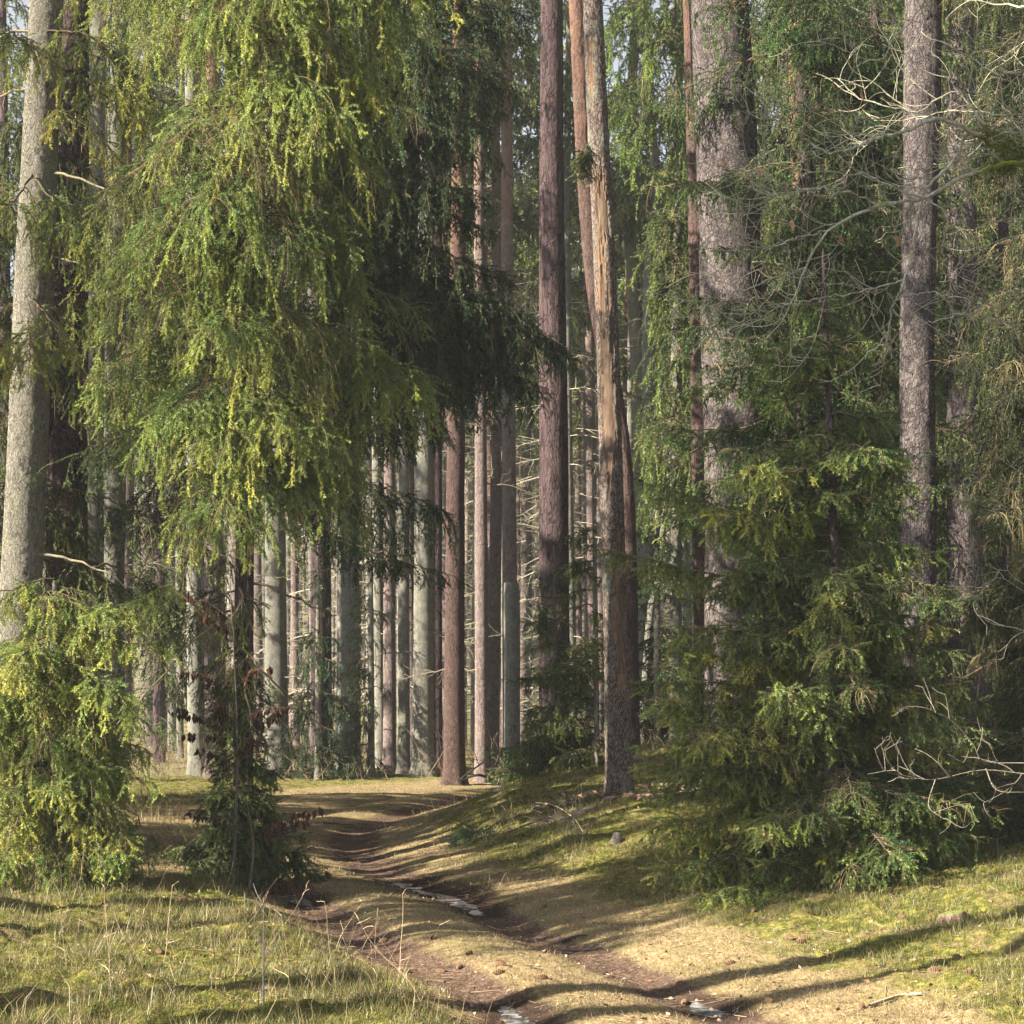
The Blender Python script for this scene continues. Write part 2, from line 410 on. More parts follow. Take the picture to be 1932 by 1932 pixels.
def terrain(x, y, detail=True):
    x = np.asarray(x, float); y = np.asarray(y, float)
    dR = -sdist(x, y, PR); dL = sdist(x, y, PL)
    p = np.c_[x, y, np.zeros_like(x)]
    amp = np.clip(.27 + .026 * (y - 12), .25, .95)
    z = amp * sstep(-.05, 3.0, dR) + .05 * np.clip(dR - 2.4, 0, 6)
    z = z * (1 - sstep(36, 60, y))
    z += .14 * sstep(.15, .9, dL) * (1 - sstep(15.5, 18, y)) + .03 * np.clip(dL - .5, 0, 3) * (1 - sstep(40, 60, y))
    z += .25 * (fbm(p * .16, 2, 3) - .5) * sstep(.3, 3, np.maximum(dR, dL))
    nz = fbm(p * 1.6, 3, 21) - .5
    wob = nz * .35
    rw = .23 + .10 * sstep(15, 20, y)
    rutR = np.exp(-((dR + wob * .35) / rw) ** 2); rutL = np.exp(-((dL + wob * .35) / rw) ** 2)
    z -= .055 * (rutR + rutL)
    z += .035 * np.exp(-((dR + .75) / .35) ** 2) + .0 * x
    inside = np.minimum(dR, dL) * 0 + np.maximum(dR, dL)            # <0 between the ruts
    moss = sstep(.45, 1.7, dR + wob * 1.6) + sstep(.12, .7, dL + wob) * (1 - sstep(15.5, 18.5, y)) + sstep(1.6, 3.2, dL + wob * 2) * sstep(15, 19, y) * .75
    moss = np.clip(moss, 0, 1)
    far = sstep(38, 46, y)
    z += 20 * sstep(88, 185, y) * (1 - .0 * x)
    if detail:
        z += moss * (.13 * (fbm(p * 2.2, 2, 5) - .5) + .09 * (fbm(p * 7, 3, 6) - .5)) + .03 * (fbm(p * 6, 3, 8) - .5) * (1 - .6 * moss)
        z += .018 * (fbm(p * 22, 2, 12) - .5) * np.clip(1.6 - y / 25, .2, 1)
    return z, np.maximum(rutR, rutL * (1 - .55 * sstep(17, 20, y))), moss, far
def gz(x, y):
    return float(terrain(np.array([x]), np.array([y]))[0][0])
def gzs(x, y): return terrain(x, y)[0]
def onground(U, V):
    """where the sight line through a photo point meets the ground"""
    Y = 9.0
    for i in range(400):
        p = at(U, V, Y)
        if p[2] < gz(p[0], p[1]): break
        Y *= 1.006
    return np.array([p[0], p[1], gz(p[0], p[1])])

PUDDLES = ((770, 1676, .20, .42), (825, 1696, .26, .6), (862, 1706, .18, .36), (905, 1724, .14, .34), (1340, 1906, .11, .26), (1362, 1918, .09, .2), (985, 1922, .10, .26), (968, 1908, .07, .14), (582, 1707, .1, .3))
def build_ground():
    ys = np.concatenate([np.geomspace(1, 8.5, 24)[:-1], np.geomspace(8.5, 46, 900), np.geomspace(46, 1600, 70)[1:]])
    inner = np.linspace(-.31, .31, 560)
    outer = .31 + np.geomspace(.01, 3.2, 60)
    ts = np.concatenate([-outer[::-1], inner, outer])
    Y, T = np.meshgrid(ys, ts, indexing='ij')
    X = T * (Y + .5)
    x, y = X.ravel(), Y.ravel()
    z, rut, moss, far = terrain(x, y)
    z = z * 1.0
    wet = np.zeros(len(x))
    for (U, V, w, l) in PUDDLES:
        p = onground(U, V); e = np.hypot((x - p[0]) / (w * 2.2), (y - p[1]) / (l * 1.7)) + .5 * (fbm(np.c_[x * 7, y * 7, 0 * x], 2, 9) - .5)
        wet = np.maximum(wet, 1 - sstep(.6, 1.25, e))
    r, c = Y.shape
    i = np.arange(r - 1)[:, None] * c; k = np.arange(c - 1)[None]
    q = np.stack([i + k, i + k + 1, i + c + k + 1, i + c + k], -1).reshape(-1, 4)
    m, nt, out = newmat('forest_floor'); L = nt.links.new
    def att(n): return N(nt, 'ShaderNodeAttribute', attribute_name=n).outputs['Fac']
    tc = N(nt, 'ShaderNodeTexCoord')
    def noise(s, d=4.0, ro=.6):
        n = N(nt, 'ShaderNodeTexNoise', Scale=s, Detail=d, Roughness=ro); L(tc.outputs['Object'], n.inputs['Vector']); return n.outputs[0]
    def rmp(v, *st):
        q_ = ramp(nt, st); L(v, q_.inputs[0]); return q_.outputs[0]
    mp = N(nt, 'ShaderNodeMapping'); mp.inputs['Scale'].default_value = (60, 18, 40); mp.inputs['Rotation'].default_value = (0, 0, .5)
    L(tc.outputs['Object'], mp.inputs['Vector'])
    st = N(nt, 'ShaderNodeTexNoise', Scale=1.0, Detail=4.0, Roughness=.7); L(mp.outputs[0], st.inputs['Vector'])
    dry = rmp(st.outputs[0], (.28, (.10, .066, .036)), (.5, (.215, .158, .085)), (.75, (.36, .285, .17)))
    dry = mixc(nt, rmp(noise(1.7), (.42, 0.), (.65, .6)), dry, (.13, .12, .05))
    soil = rmp(noise(35.0), (.3, (.034, .024, .019)), (.5, (.088, .058, .043)), (.72, (.175, .125, .088)))
    mo = rmp(noise(14.0, 5.0, .7), (.3, (.028, .033, .010)), (.48, (.078, .085, .022)), (.60, (.19, .165, .038)), (.8, (.27, .21, .085)))
    litter = rmp(noise(45.0), (.35, (.08, .06, .035)), (.6, (.2, .15, .085)), (.8, (.33, .26, .16)))
    mo = mixc(nt, rmp(noise(2.6, 5.0), (.5, 0.), (.64, .8)), mo, litter)
    mf = math_(nt, 'ADD', att('moss'), math_(nt, 'MULTIPLY', math_(nt, 'SUBTRACT', noise(6.0), .5), .7), True)
    col = mixc(nt, rmp(mf, (.3, 0.), (.65, 1.)), dry, mo)
    rf = math_(nt, 'ADD', att('rut'), math_(nt, 'MULTIPLY', math_(nt, 'SUBTRACT', noise(9.0), .5), .6), True)
    col = mixc(nt, rmp(rf, (.25, 0.), (.6, 1.)), col, soil)
    farc = mixc(nt, rmp(noise(.9), (.4, 0.), (.6, 1.)), (.18, .14, .08), (.12, .13, .05))
    col = mixc(nt, math_(nt, 'MULTIPLY', att('wet'), .85), col, (.032, .022, .017))
    col = mixc(nt, att('far'), col, farc)
    b = N(nt, 'ShaderNodeBsdfDiffuse', Roughness=.9); L(col, b.inputs['Color'])
    h = math_(nt, 'ADD', noise(55.0, 5.0), math_(nt, 'MULTIPLY', st.outputs[0], .8))
    bp = N(nt, 'ShaderNodeBump', Strength=.8, Distance=.02); L(h, bp.inputs['Height']); L(bp.outputs[0], b.inputs['Normal'])
    L(b.outputs[0], out.inputs[0])
    o = mk('ground', np.c_[x, y, z], [q], [m], pattr={'rut': rut, 'moss': moss, 'far': far, 'wet': wet}, smooth=True)
    o['kind'] = 'structure'
build_ground()

def build_grass():
    """short blades, dry bents and moss tips: nobody could count them"""
    rng = np.random.default_rng(5)
    def field(name, n, y0, y1, keep, cols, l0, l1, w, lean, label):
        y = np.exp(rng.uniform(math.log(y0), math.log(y1), n)); x = rng.uniform(-.30, .30, n) * y
        z, rut, moss, far = terrain(x, y)
        cl = fbm(np.c_[x * 2.2, y * 2.2, 0 * x], 3, 77)
        k = rng.random(n) < keep(rut, moss, cl, x, y)
        x, y, z = x[k], y[k], z[k]; cl = cl[k]; n = len(x)
        p = np.c_[x, y, z - .004]
        d = rng.normal(size=(n, 3)) * lean; d[:, 2] = 1; d = nrm(d)
        l = rng.uniform(l0, l1, (n, 1)) * (.6 + .9 * cl[:, None]); ws = w * rng.uniform(.7, 1.3, (n, 1)) * np.maximum(1, y[:, None] / 12)
        s = nrm(np.c_[rng.normal(size=(n, 2)), np.zeros(n)]) * ws
        b = p + d * l * .55; bend = rng.normal(size=(n, 3)) * .5; bend[:, 2] = -.25
        t = b + nrm(d + bend) * l * .45
        V = np.stack([p - s, p + s, b + s * .6, b - s * .6, t], 1).reshape(-1, 3)
        i = np.arange(n)[:, None] * 5
        cc = np.asarray(cols)[rng.integers(0, len(cols), n)] * rng.uniform(.7, 1.25, (n, 1))
        o = mk(name, V, [i + np.array([[0, 1, 2, 3]]), i + np.array([[3, 2, 4]])], [M_NEED], fcol=np.r_[cc, cc])
        o['kind'] = 'stuff'; o['label'] = label
    green = [(.09, .105, .022), (.14, .145, .032), (.20, .175, .055), (.07, .08, .02), (.24, .19, .085)]
    tan = [(.27, .21, .11), (.22, .165, .08), (.34, .27, .155), (.16, .11, .055)]
    field('grass', 330000, 7.4, 34, lambda r, m, c, x, y: np.clip((m - .2) * (.2 + sstep(.42, .62, c)), 0, 1) * (1 - r), green, .03, .10, .0018, .5, 'short green grass growing through the moss beside the track')
    field('dry_grass', 330000, 7.4, 40, lambda r, m, c, x, y: np.clip((.75 - .55 * m) * (.35 + sstep(.4, .6, c)), 0, 1) * np.clip(1 - 1.2 * r, 0, 1), tan, .02, .06, .0015, 1.0, 'matted straw coloured grass along the track')
    field('tall_dry_grass', 16000, 7.4, 30, lambda r, m, c, x, y: np.clip(sstep(.5, .72, c) * (x < 0) * (1 - r) * 1.0 + .05 * (1 - r), 0, 1) * (np.maximum(sdist(x, y, PL), -sdist(x, y, PR)) > .25), [(.30, .23, .12), (.25, .18, .09), (.36, .28, .16), (.19, .12, .065)], .10, .26, .0016, .38, 'taller straw coloured grass stems standing in loose tufts')
    field('moss', 300000, 7.4, 30, lambda r, m, c, x, y: np.clip(m * (1.1 - sstep(.45, .65, c)), 0, 1) * (1 - r), [(.16, .145, .028), (.22, .18, .038), (.09, .095, .024), (.25, .19, .06)],   .010, .03, .0026, .8, 'yellow green cushion moss covering the banks')
build_grass()

# ------------------------------------------------------------------ named trees: trunks
def tree_trunk(t, path, wpx, mat, top=20., seed=1, ns=40, dz=.06, amp=.006, fs=18., fz=.25, flare=.35, lob=.04, Y=None, name='trunk'):
    """path: [(U,V)] base first; depth Y constant; extends above the frame to height top"""
    P = [at(u, v, Y) for u, v in path]
    r = [w * .5 * Y / F for w in wpx]
    P[0][2] = gz(P[0][0], P[0][1]) - .08
    d = (P[-1] - P[-2]) / max(1e-6, (P[-1] - P[-2])[2])
    hl = top - P[-1][2]
    P.append(P[-1] + d * hl); r.append(r[-1] * .55)
    V, q, ctr, rr, a, fine = trunk_geo(P, r, ns, dz, seed, amp, fz, fs, flare, lob)
    o = mk(name, V, [q], [mat], t, tuple(t.location), smooth=True)
    return ctr, rr
def base_of(U, V, Y):
    p = at(U, V, Y); p[2] = gz(p[0], p[1]); return p
def trunk_at(ctr, z):
    return np.array([np.interp(z, ctr[:, 2], ctr[:, 0]), np.interp(z, ctr[:, 2], ctr[:, 1]), z])

def dead_branch(t, p, az, L, rng, rise=.1, droop=.35, r=.014, name='dead_branch', col=(.19, .15, .10), twigs=14, lod=1.):
    Fo = Fol()
    ax = spline(bough(np.asarray(p), az, L, rise, droop, .1), 14)
    ax[2:] += np.cumsum(rng.normal(size=(12, 3)) * .012 * L, 0)
    rr = np.linspace(r, .003 * lod, 14)
    Fo.twigs(ax[:-1], ax[1:], rr[:-1], rr[1:], np.array(col))
    for k in range(twigs):
        i = rng.integers(3, 13)
        d = nrm(ax[i] - ax[i - 1]); s = nrm(np.cross(d, rng.normal(size=3)))
        dd = d * .6 + s * .8; dd[2] -= .35
        l = L * rng.uniform(.08, .28); q = [ax[i]]
        for m in range(4):
            q.append(q[-1] + nrm(dd + rng.normal(size=3) * .25) * l / 4)
        q = np.array(q)
        Fo.twigs(q[:-1], q[1:], .003 * lod, .002 * lod, np.array(col) * rng.uniform(.8, 1.2))
    return Fo.obj(name, t, rng, ns=4)

rng = np.random.default_rng(3)

# --- spruce with the pale sunlit trunk at the left edge
Y = 18.4
t1 = thing('spruce_tree', 'tall spruce with pale sunlit grey trunk and hanging boughs at the left edge', 'tree', base_of(12, 1640, Y))
c1, _ = tree_trunk(t1, [(8, 1650), (22, 1400), (45, 1000), (66, 500), (88, 0)], [92, 80, 75, 72, 60], B_SPRUCE, 19, 1, 84, .025, .006, 30., .6, Y=Y)
def at_z(V, Y): return EYE + (VH - V) * Y / F
# stubs and dead boughs on it
for (V, az, L) in ((330, -.35, 1.1), (480, -.2, .7), (1050, -.35, 1.3), (60, 3.3, .8), (165, 3.2, .9)):
    dead_branch(t1, trunk_at(c1, at_z(V, Y)), az, L, rng, .0 if az < 3 else .05, .45, .017, col=(.3, .26, .17), twigs=3)
Fo = Fol()
for k in range(26):                      # boughs going back and high up
    z = rng.uniform(2.8, 13)
    az = rng.uniform(.3, 2.7) if z < 9 else rng.uniform(0, 6.28)
    limb(Fo, bough(trunk_at(c1, z), az, rng.uniform(1.2, 2.3), .05, .5), rng.uniform(.5, .9), rng, lod=1.5)
for (u0, v0, u1, v1, um, vm, y0, y1, h) in (      # boughs seen in the photo
        (60, 330, 300, 300, 130, 385, 18.2, 17.1, .85), (60, 330, -80, 330, 10, 385, 18.2, 16.9, .85),
        (85, 60, 260, 180, 170, 70, 18.3, 17.3, .9), (85, -60, 330, 20, 200, -70, 18.4, 17.7, 1.0),
        (80, 100, 20, 60, 45, 80, 18.2, 17.1, .5), (55, 560, 150, 690, 100, 610, 18.2, 17.2, .35),
        (50, 600, 60, 690, 55, 640, 18.1, 17.0, .6), (60, 560, 260, 640, 160, 570, 18.5, 18.5, .9),
        (75, 200, 250, 330, 160, 235, 18.4, 17.9, .7), (70, 400, 240, 520, 150, 430, 18.5, 18.4, .8)):
    limb(Fo, [at(u0, v0, y0), at(um, vm, (y0 + y1) / 2), at(u1, v1, y1)], h, rng, dead=.2, tone=(1.5, 1.25, .95), young=1.1, old=2.6)  # needle colour raised to look sunlit
Fo.obj('crown', t1, rng)

# --- dark pine right behind it
Y = 20.2
t2 = thing('pine_tree', 'dark purple brown plated pine trunk standing behind the pale spruce trunk', 'tree', base_of(120, 1600, Y))
tree_trunk(t2, [(120, 1590), (125, 1090), (128, 800), (139, 100), (141, 0)], [84, 76, 71, 56, 53], B_PINE, 22, 2, 64, .035, .011, 15., .22, Y=Y)

# --- weeping spruce: the great sunlit curtain left of the middle
Y = 16.8
t3 = thing('spruce_tree', 'weeping spruce whose long sunlit curtains of twigs hang left of the track', 'tree', base_of(455, 1690, Y))
c3, _ = tree_trunk(t3, [(455, 1690), (452, 1300), (458, 900), (470, 400), (480, 0)], [28, 22, 20, 20, 18], B_PINE, 15, 3, 40, .05, .004, 30., .6, Y=Y)
Fo = Fol()
rng3 = np.random.default_rng(33)
def curtain(u0, v0, u1, v1, dy, h, sag=25, **kw):
    """bough from the trunk (u0,v0) to a tip (u1,v1) that ends dy metres nearer the camera"""
    um, vm = (u0 * .45 + u1 * .55), (v0 * .5 + v1 * .5) - sag
    h *= 1.25; kw.setdefault('tone', (1.36, 1.24, 1.0)); kw.setdefault('old', 2.8)  # outer curtains get a sunlit needle colour
    limb(Fo, [at(u0, v0, 16.8), at(um, vm, 16.8 - dy * .55), at(u1, v1, 16.8 - dy), at(u1 + (u1 - u0) * .06, v1 + 6, 16.8 - dy * 1.06)], h, rng3, **kw)
for i, (u1, v1, dy, h) in enumerate((
        (300, 60, .9, .9), (420, 20, 1.3, 1.0), (590, 60, 1.0, 1.0), (700, 140, .7, .9), (730, 10, .3, .9), (560, 150, 1.3, .8), (520, -20, 1.2, .9),
        (640, -60, .9, 1.0), (350, -90, 1.1, 1.0), (760, -90, .2, 1.0), (240, -60, .4, 1.0),
        (330, 270, 1.4, .9), (620, 200, 1.1, .8), (430, 240, 1.4, .9), (250, 330, .8, 1.0), (690, 300, .5, .9),
        (300, 440, 1.3, 1.1), (400, 380, 1.5, .9), (540, 440, 1.2, .9), (650, 460, .8, .9), (240, 560, .7, .9),
        (330, 560, 1.2, .9), (440, 600, 1.4, 1.0), (560, 620, 1.1, .9), (680, 640, .6, .9), (740, 560, .2, .9), (200, 700, .4, .8), (780, 700, .2, .8),
        (350, 760, 1.2, .9), (430, 820, 1.3, .9), (520, 780, 1.1, .9), (600, 800, .9, .85), (690, 790, .5, .8), (660, 880, .4, .7), (260, 800, .4, .6),
        (385, 1000, 1.2, .6), (420, 950, 1.2, .7), (500, 900, .9, .7), (570, 900, .6, .7), (370, 930, .9, .6))):
    curtain(460 + (470 - 455) * (1 - v1 / 900), v1 - rng3.uniform(20, 110), u1, v1, dy, h, dead=.24, sec=30)
for k in range(12):                       # more boughs towards the camera and the sun, sunlight put into their colour
    V = rng3.uniform(-60, 930); az = rng3.uniform(2.6, 6.1)
    limb(Fo, bough(trunk_at(c3, at_z(V, 16.8)), az, rng3.uniform(.7, 1.45) * (1 - .25 * (V > 700)), .02, .42, .12), rng3.uniform(.6, 1.0), rng3, dead=.2, sec=28, young=1.1, old=2.6, tone=(1.3, 1.2, 1.0))
for k in range(22):                       # the far side and the top, their shade put into the colour
    z = rng3.uniform(3.6, 12.5); az = rng3.uniform(-.5, 3.6)
    rad = 1.55 * min(1, (14.5 - z) / 5.)
    limb(Fo, bough(trunk_at(c3, z), az, rad * rng3.uniform(.7, 1.1), .05, .45), rng3.uniform(.6, 1.0), rng3, lod=1.35, dead=.2, old=1.0, young=.6, tone=(.8, .9, .85))
for k in range(16):                       # above the frame, towards the camera
    z = rng3.uniform(8.4, 13.5); az = rng3.uniform(3.6, 5.8)
    rad = 1.6 * min(1, (14.5 - z) / 5.)
    limb(Fo, bough(trunk_at(c3, z), az, rad * rng3.uniform(.7, 1.1), .05, .45), rng3.uniform(.6, 1.0), rng3, lod=1.35)
for k in range(9):                        # twigs hanging down its lower stem
    V = rng3.uniform(1090, 1330)
    limb(Fo, [at(452, V, 16.7), at(430 + rng3.uniform(-20, 50), V + 10, 16.6), at(430 + rng3.uniform(-22, 22), V + 60, 16.55)], .55, rng3, dead=.25, sec=40, tone=(.8, .85, .8))
for k in range(64):                       # the skirt near the ground
    V = rng3.uniform(1330, 1640); f = (V - 1300) / 340
    az = rng3.uniform(0, 6.28) if k < 40 else rng3.uniform(4.0, 5.4); L_ = (.13 + .64 * f ** 1.5) * rng3.uniform(.7, 1.15)
    limb(Fo, bough(trunk_at(c3, at_z(V, 16.8)), az, L_, .1, .45, .2), .2 + .18 * f, rng3, dead=.16, sec=44, grav=.75, tone=(.75, .85, .85))
Fo.obj('crown', t3, rng3)
for (V, az, L) in ((1290, -.25, .8), (1240, .1, .7), (1150, 3.5, 1.3), (1260, -1.2, .8), (760, -.4, 1.2)):
    dead_branch(t3, trunk_at(c3, at_z(V, 16.8)), az, L, rng, -.5, .5, .012, col=(.26, .22, .13), twigs=6)

# --- bushy young spruce in full sun, bottom left
Y = 15.0
t4 = thing('young_spruce', 'bushy young spruce in full sun in front of the pale trunk, bottom left', 'tree', base_of(95, 1770, Y))
c4, _ = tree_trunk(t4, [(95, 1770), (98, 1400), (102, 1120)], [24, 18, 8], B_SPRUCE, at_z(1095, Y), 4, 16, .08, .003, Y=Y)
Fo = Fol(); r4 = np.random.default_rng(44)
for k in range(86):
    V = 1080 + 660 * r4.random() ** .8; f = (V - 1040) / 700
    az = r4.uniform(0, 6.28)
    L_ = (.30 + .62 * f ** .8) * r4.uniform(.65, 1.15)
    limb(Fo, bough(trunk_at(c4, at_z(V, Y)), az, L_, .05, .55, .25), (.30 + .18 * f) * r4.uniform(.9, 1.5), r4, dead=.2, sec=42, grav=.97, r0=.009, tone=(1.45, 1.3, 1.0), young=1.1, old=2.7)  # full sun painted into the needle colour
for (u0, v0, um, vm, u1, v1, dy) in ((105, 1170, 190, 1155, 318, 1105, .5), (100, 1190, 190, 1200, 312, 1225, .3), (95, 1230, 50, 1230, 0, 1290, .7), (100, 1280, 200, 1290, 265, 1370, .7), (100, 1400, 200, 1440, 285, 1475, .4), (95, 1480, 180, 1540, 245, 1590, .5), (95, 1500, 40, 1540, 10, 1600, .9)):
    limb(Fo, [at(u0, v0, Y), at(um, vm, Y - dy * .6), at(u1, v1, Y - dy)], .34, r4, dead=.1, sec=44, grav=.85, r0=.012, tone=(1.5, 1.32, 1.0), young=1.2, old=2.7)  # same sunlit needle colour on the long boughs
Fo.obj('crown', t4, r4)

# --- dark spruce in shade, upper middle-left, hung over the orange pine
Y = 24.0
t5 = thing('spruce_tree', 'dark shaded spruce with long drooping boughs in front of the orange pine trunk', 'tree', base_of(462, 1490, Y))
c5, _ = tree_trunk(t5, [(462, 1490), (465, 1000), (470, 500), (476, 0)], [30, 28, 26, 22], B_PINE, 18, 5, 24, .12, .004, Y=Y)
Fo = Fol(); r5 = np.random.default_rng(55)
def bgh(Fo, rr, Y0, u0, v0, u1, v1, dy, h, sag=-20, **kw):
    um, vm = (u0 + u1) / 2, (v0 + v1) / 2 - sag
    limb(Fo, [at(u0, v0, Y0), at(um, vm, Y0 - dy * .5), at(u1, v1, Y0 - dy)], h, rr, **kw)
TD = (.45, .64, .72)  # dark tone carries the shade in the needle colour
for (v0, u1, v1, dy, h) in ((-60, 990, 20, .8, 1.1), (-120, 900, -60, 1.2, 1.2), (40, 870, 130, 1.0, 1.3), (-10, 800, 60, 1.4, 1.3), (80, 930, 200, .4, 1.1), (150, 860, 270, .9, 1.3),
        (120, 780, 210, 1.3, 1.3), (220, 900, 370, .5, 1.0), (240, 800, 350, 1.1, 1.2), (330, 950, 520, .4, .9), (360, 820, 470, .8, 1.0), (420, 1060, 650, .6, 1.1), (450, 900, 560, .7, 1.0), (520, 970, 660, .3, 1.3),
        (560, 840, 640, .9, 1.2), (700, 830, 800, .8, 1.1), (760, 760, 820, .9, 1.0), (840, 830, 960, .6, 1.2), (980, 860, 1090, .2, .6),
        (-100, 960, 60, .5, 1.2), (-40, 900, 110, .9, 1.3), (30, 950, 150, .2, 1.2), (110, 900, 230, .8, 1.3), (170, 940, 300, .3, 1.1), (260, 850, 340, 1.0, 1.3), (300, 920, 430, .6, 1.1), (380, 880, 500, .9, 1.2), (430, 990, 600, .3, 1.3), (390, 1062, 660, .4, 1.1), (360, 1000, 600, .6, 1.0), (420, 940, 640, .3, 1.3), (470, 1000, 720, .4, 1.2), (600, 930, 700, .6, 1.3), (640, 880, 740, .9, 1.2), (200, 640, 260, .8, 1.2), (400, 620, 470, .8, 1.2), (560, 640, 640, .8, 1.2), (700, 620, 770, .5, 1.1)):
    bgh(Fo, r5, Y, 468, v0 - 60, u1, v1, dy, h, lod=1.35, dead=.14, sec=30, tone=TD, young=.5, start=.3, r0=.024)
for k in range(26):
    z = r5.uniform(3, 14); az = r5.uniform(-.3, 3.4)
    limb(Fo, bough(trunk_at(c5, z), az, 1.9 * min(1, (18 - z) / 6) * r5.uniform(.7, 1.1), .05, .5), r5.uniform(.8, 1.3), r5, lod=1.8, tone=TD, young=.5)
Fo.obj('crown', t5, r5, dens=150, nl=.022, nw=.0052)
for (V, az, L) in ((300, -.6, 2.2), (470, -.5, 1.8), (1100, -.3, 1.2), (640, -.2, 1.9)):
    dead_branch(t5, trunk_at(c5, at_z(V, Y)), az, L, rng, .0, .45, .02, col=(.1, .085, .07), twigs=16)

# --- pines and spruces whose bases show along the crest behind the track bend
FAR = [  # name, label, path base first (U,V), widths, material, Y, top
 ('pine_tree', 'dark reddish pine at the bend of the track, orange bark higher up', [(857, 1475), (858, 1100), (862, 700), (865, 380), (868, 0)], [46, 40, 36, 31, 28], B_PINEO, 38, 24),
 ('spruce_tree', 'thick blue grey spruce trunk left of the track bend', [(657, 1458), (657, 1000), (660, 500), (664, 0)], [52, 46, 40, 32], B_FARG, 42, 25),
 ('pine_tree', 'straight dark purple pine trunk rising behind the young spruce on the mound', [(1046, 1440), (1045, 900), (1041, 400), (1041, 0)], [58, 54, 47, 40], B_PINE, 33, 24),
 ('pine_tree', 'leaning orange barked pine partly hidden behind the stripped dead trunk', [(1190, 1400), (1178, 900), (1125, 560), (1106, 350), (1088, 0)], [34, 32, 32, 31, 29], B_PINEO, 29, 22),
 ('pine_tree', 'slim orange edged pine peeping out behind the left side of the broadest pine', [(1330, 1390), (1322, 900), (1318, 600), (1312, 300), (1304, 0)], [34, 32, 32, 32, 30], B_PINEO, 27, 22),
 ('pine_tree', 'broadest pine with grey flaking bark and a sunlit left side, right of the dead trunk', [(1396, 1470), (1391, 1000), (1380, 600), (1372, 300), (1355, 0)], [132, 122, 116, 114, 110], B_PINEG, 22, 22),
 ('pine_tree', 'greyish pine trunk standing inside the young spruce right of the track', [(1488, 1640), (1541, 1000), (1534, 600), (1530, 0)], [80, 68, 52, 40], B_PINEG, 22.5, 20),
 ('pine_tree', 'grey pine trunk behind the bare oak twigs on the right', [(1722, 1540), (1732, 1000), (1730, 650), (1738, 300), (1742, 0)], [70, 66, 62, 64, 66], B_PINEG, 18.8, 20),
 ('pine_tree', 'short visible foot of a broad pine behind the spruce, far right', [(1832, 1390), (1826, 1250), (1818, 900), (1812, 0)], [88, 78, 62, 48], B_PINEG, 27, 22),
 ('spruce_tree', 'smooth bluish trunk in shade just right of the dark plated pine', [(178, 1530), (177, 1000), (180, 700), (186, 0)], [40, 35, 33, 26], B_FARG, 30, 22),
 ('spruce_tree', 'grey trunk with dead side twigs, second right of the dark plated pine', [(216, 1510), (215, 1100), (219, 850), (226, 0)], [42, 38, 36, 26], B_FARG, 32, 22),
 ('pine_tree', 'pinkish pine trunk left of the hanging beech leaves', [(408, 1462), (405, 1100), (403, 600), (400, 0)], [46, 42, 36, 28], B_FARP, 41, 25),
 ('spruce_tree', 'pale pinkish grey trunk behind the left beech leaves', [(372, 1462), (367, 1100), (364, 600), (360, 0)], [38, 33, 30, 24], B_FARG, 43, 25),
 ('spruce_tree', 'stout pale trunk behind the right beech leaves', [(524, 1458), (520, 1100), (518, 600), (515, 0)], [50, 45, 38, 30], B_FARG, 43, 25),
 ('spruce_tree', 'dark trunk in shade between the beech leaves and the blue grey spruce', [(607, 1452), (605, 1000), (604, 600), (602, 0)], [46, 42, 36, 28], B_PINE, 45, 25),
 ('pine_tree', 'slim brown pink trunk next right of the blue grey spruce', [(735, 1462), (735, 1000), (738, 0)], [28, 25, 18], B_FARP, 44, 24),
 ('spruce_tree', 'slim pale green trunk beside the stout pale green one', [(762, 1466), (762, 1000), (766, 0)], [26, 23, 17], B_FARG, 42, 24),
 ('spruce_tree', 'stout pale green trunk left of the dark reddish pine', [(798, 1468), (800, 1000), (806, 0)], [48, 40, 28], B_FARG, 41, 25),
 ('pine_tree', 'narrow purple trunk squeezed between stout pale green and dark reddish trunks', [(825, 1462), (825, 1000), (828, 0)], [22, 20, 15], B_PINE, 46, 24),
 ('spruce_tree', 'sunlit pale pink trunk just right of the dark reddish pine', [(909, 1480), (908, 1000), (905, 600), (902, 0)], [30, 26, 23, 18], B_FARP, 39, 24),
 ('pine_tree', 'thin red pine stem leaning left between pale trunks', [(952, 1450), (938, 1150), (924, 900), (900, 0)], [22, 20, 18, 14], B_PINEO, 55, 24),
 ('broken_trunk', 'greenish trunk left of the young spruce on the mound', [(966, 1460), (966, 1280), (965, 1110)], [36, 33, 32], B_FARG, 36, 3.9),
 ('pine_tree', 'pale orange lit pine stem rising behind the broken greenish trunk', [(963, 1450), (961, 1000), (958, 600), (955, 0)], [34, 30, 27, 20], B_FARP, 44, 24),
 ('deciduous_tree', 'yellow green mossy bare trunk seen right of the stripped dead trunk', [(1212, 1400), (1205, 800), (1190, 500), (1186, 330), (1200, 0)], [28, 26, 24, 22, 18], B_MOSSY, 48, 22),
 ('deciduous_tree', 'grey slightly bent bare trunk beside the mossy yellow green one', [(1215, 1380), (1222, 800), (1226, 500), (1236, 380), (1215, 0)], [30, 26, 25, 22, 18], B_FARG, 46, 22),
 ('birch_tree', 'pale thin leaning birch stem low behind the leaning orange pine', [(1205, 1330), (1225, 1180), (1240, 1090), (1262, 900)], [16, 15, 14, 10], B_FARG, 40, 9),
 ('pine_tree', 'red barked pine stem glimpsed high among dark spruce on the right', [(1520, 1400), (1512, 600), (1500, 100), (1498, 0)], [40, 34, 28, 27], B_PINEO, 38, 24),
 ('pine_tree', 'orange sunlit pine stem glimpsed behind oak twigs at far right', [(1838, 1350), (1830, 700), (1820, 440), (1815, 0)], [34, 30, 26, 22], B_PINEO, 40, 24),
]
rF = np.random.default_rng(8)
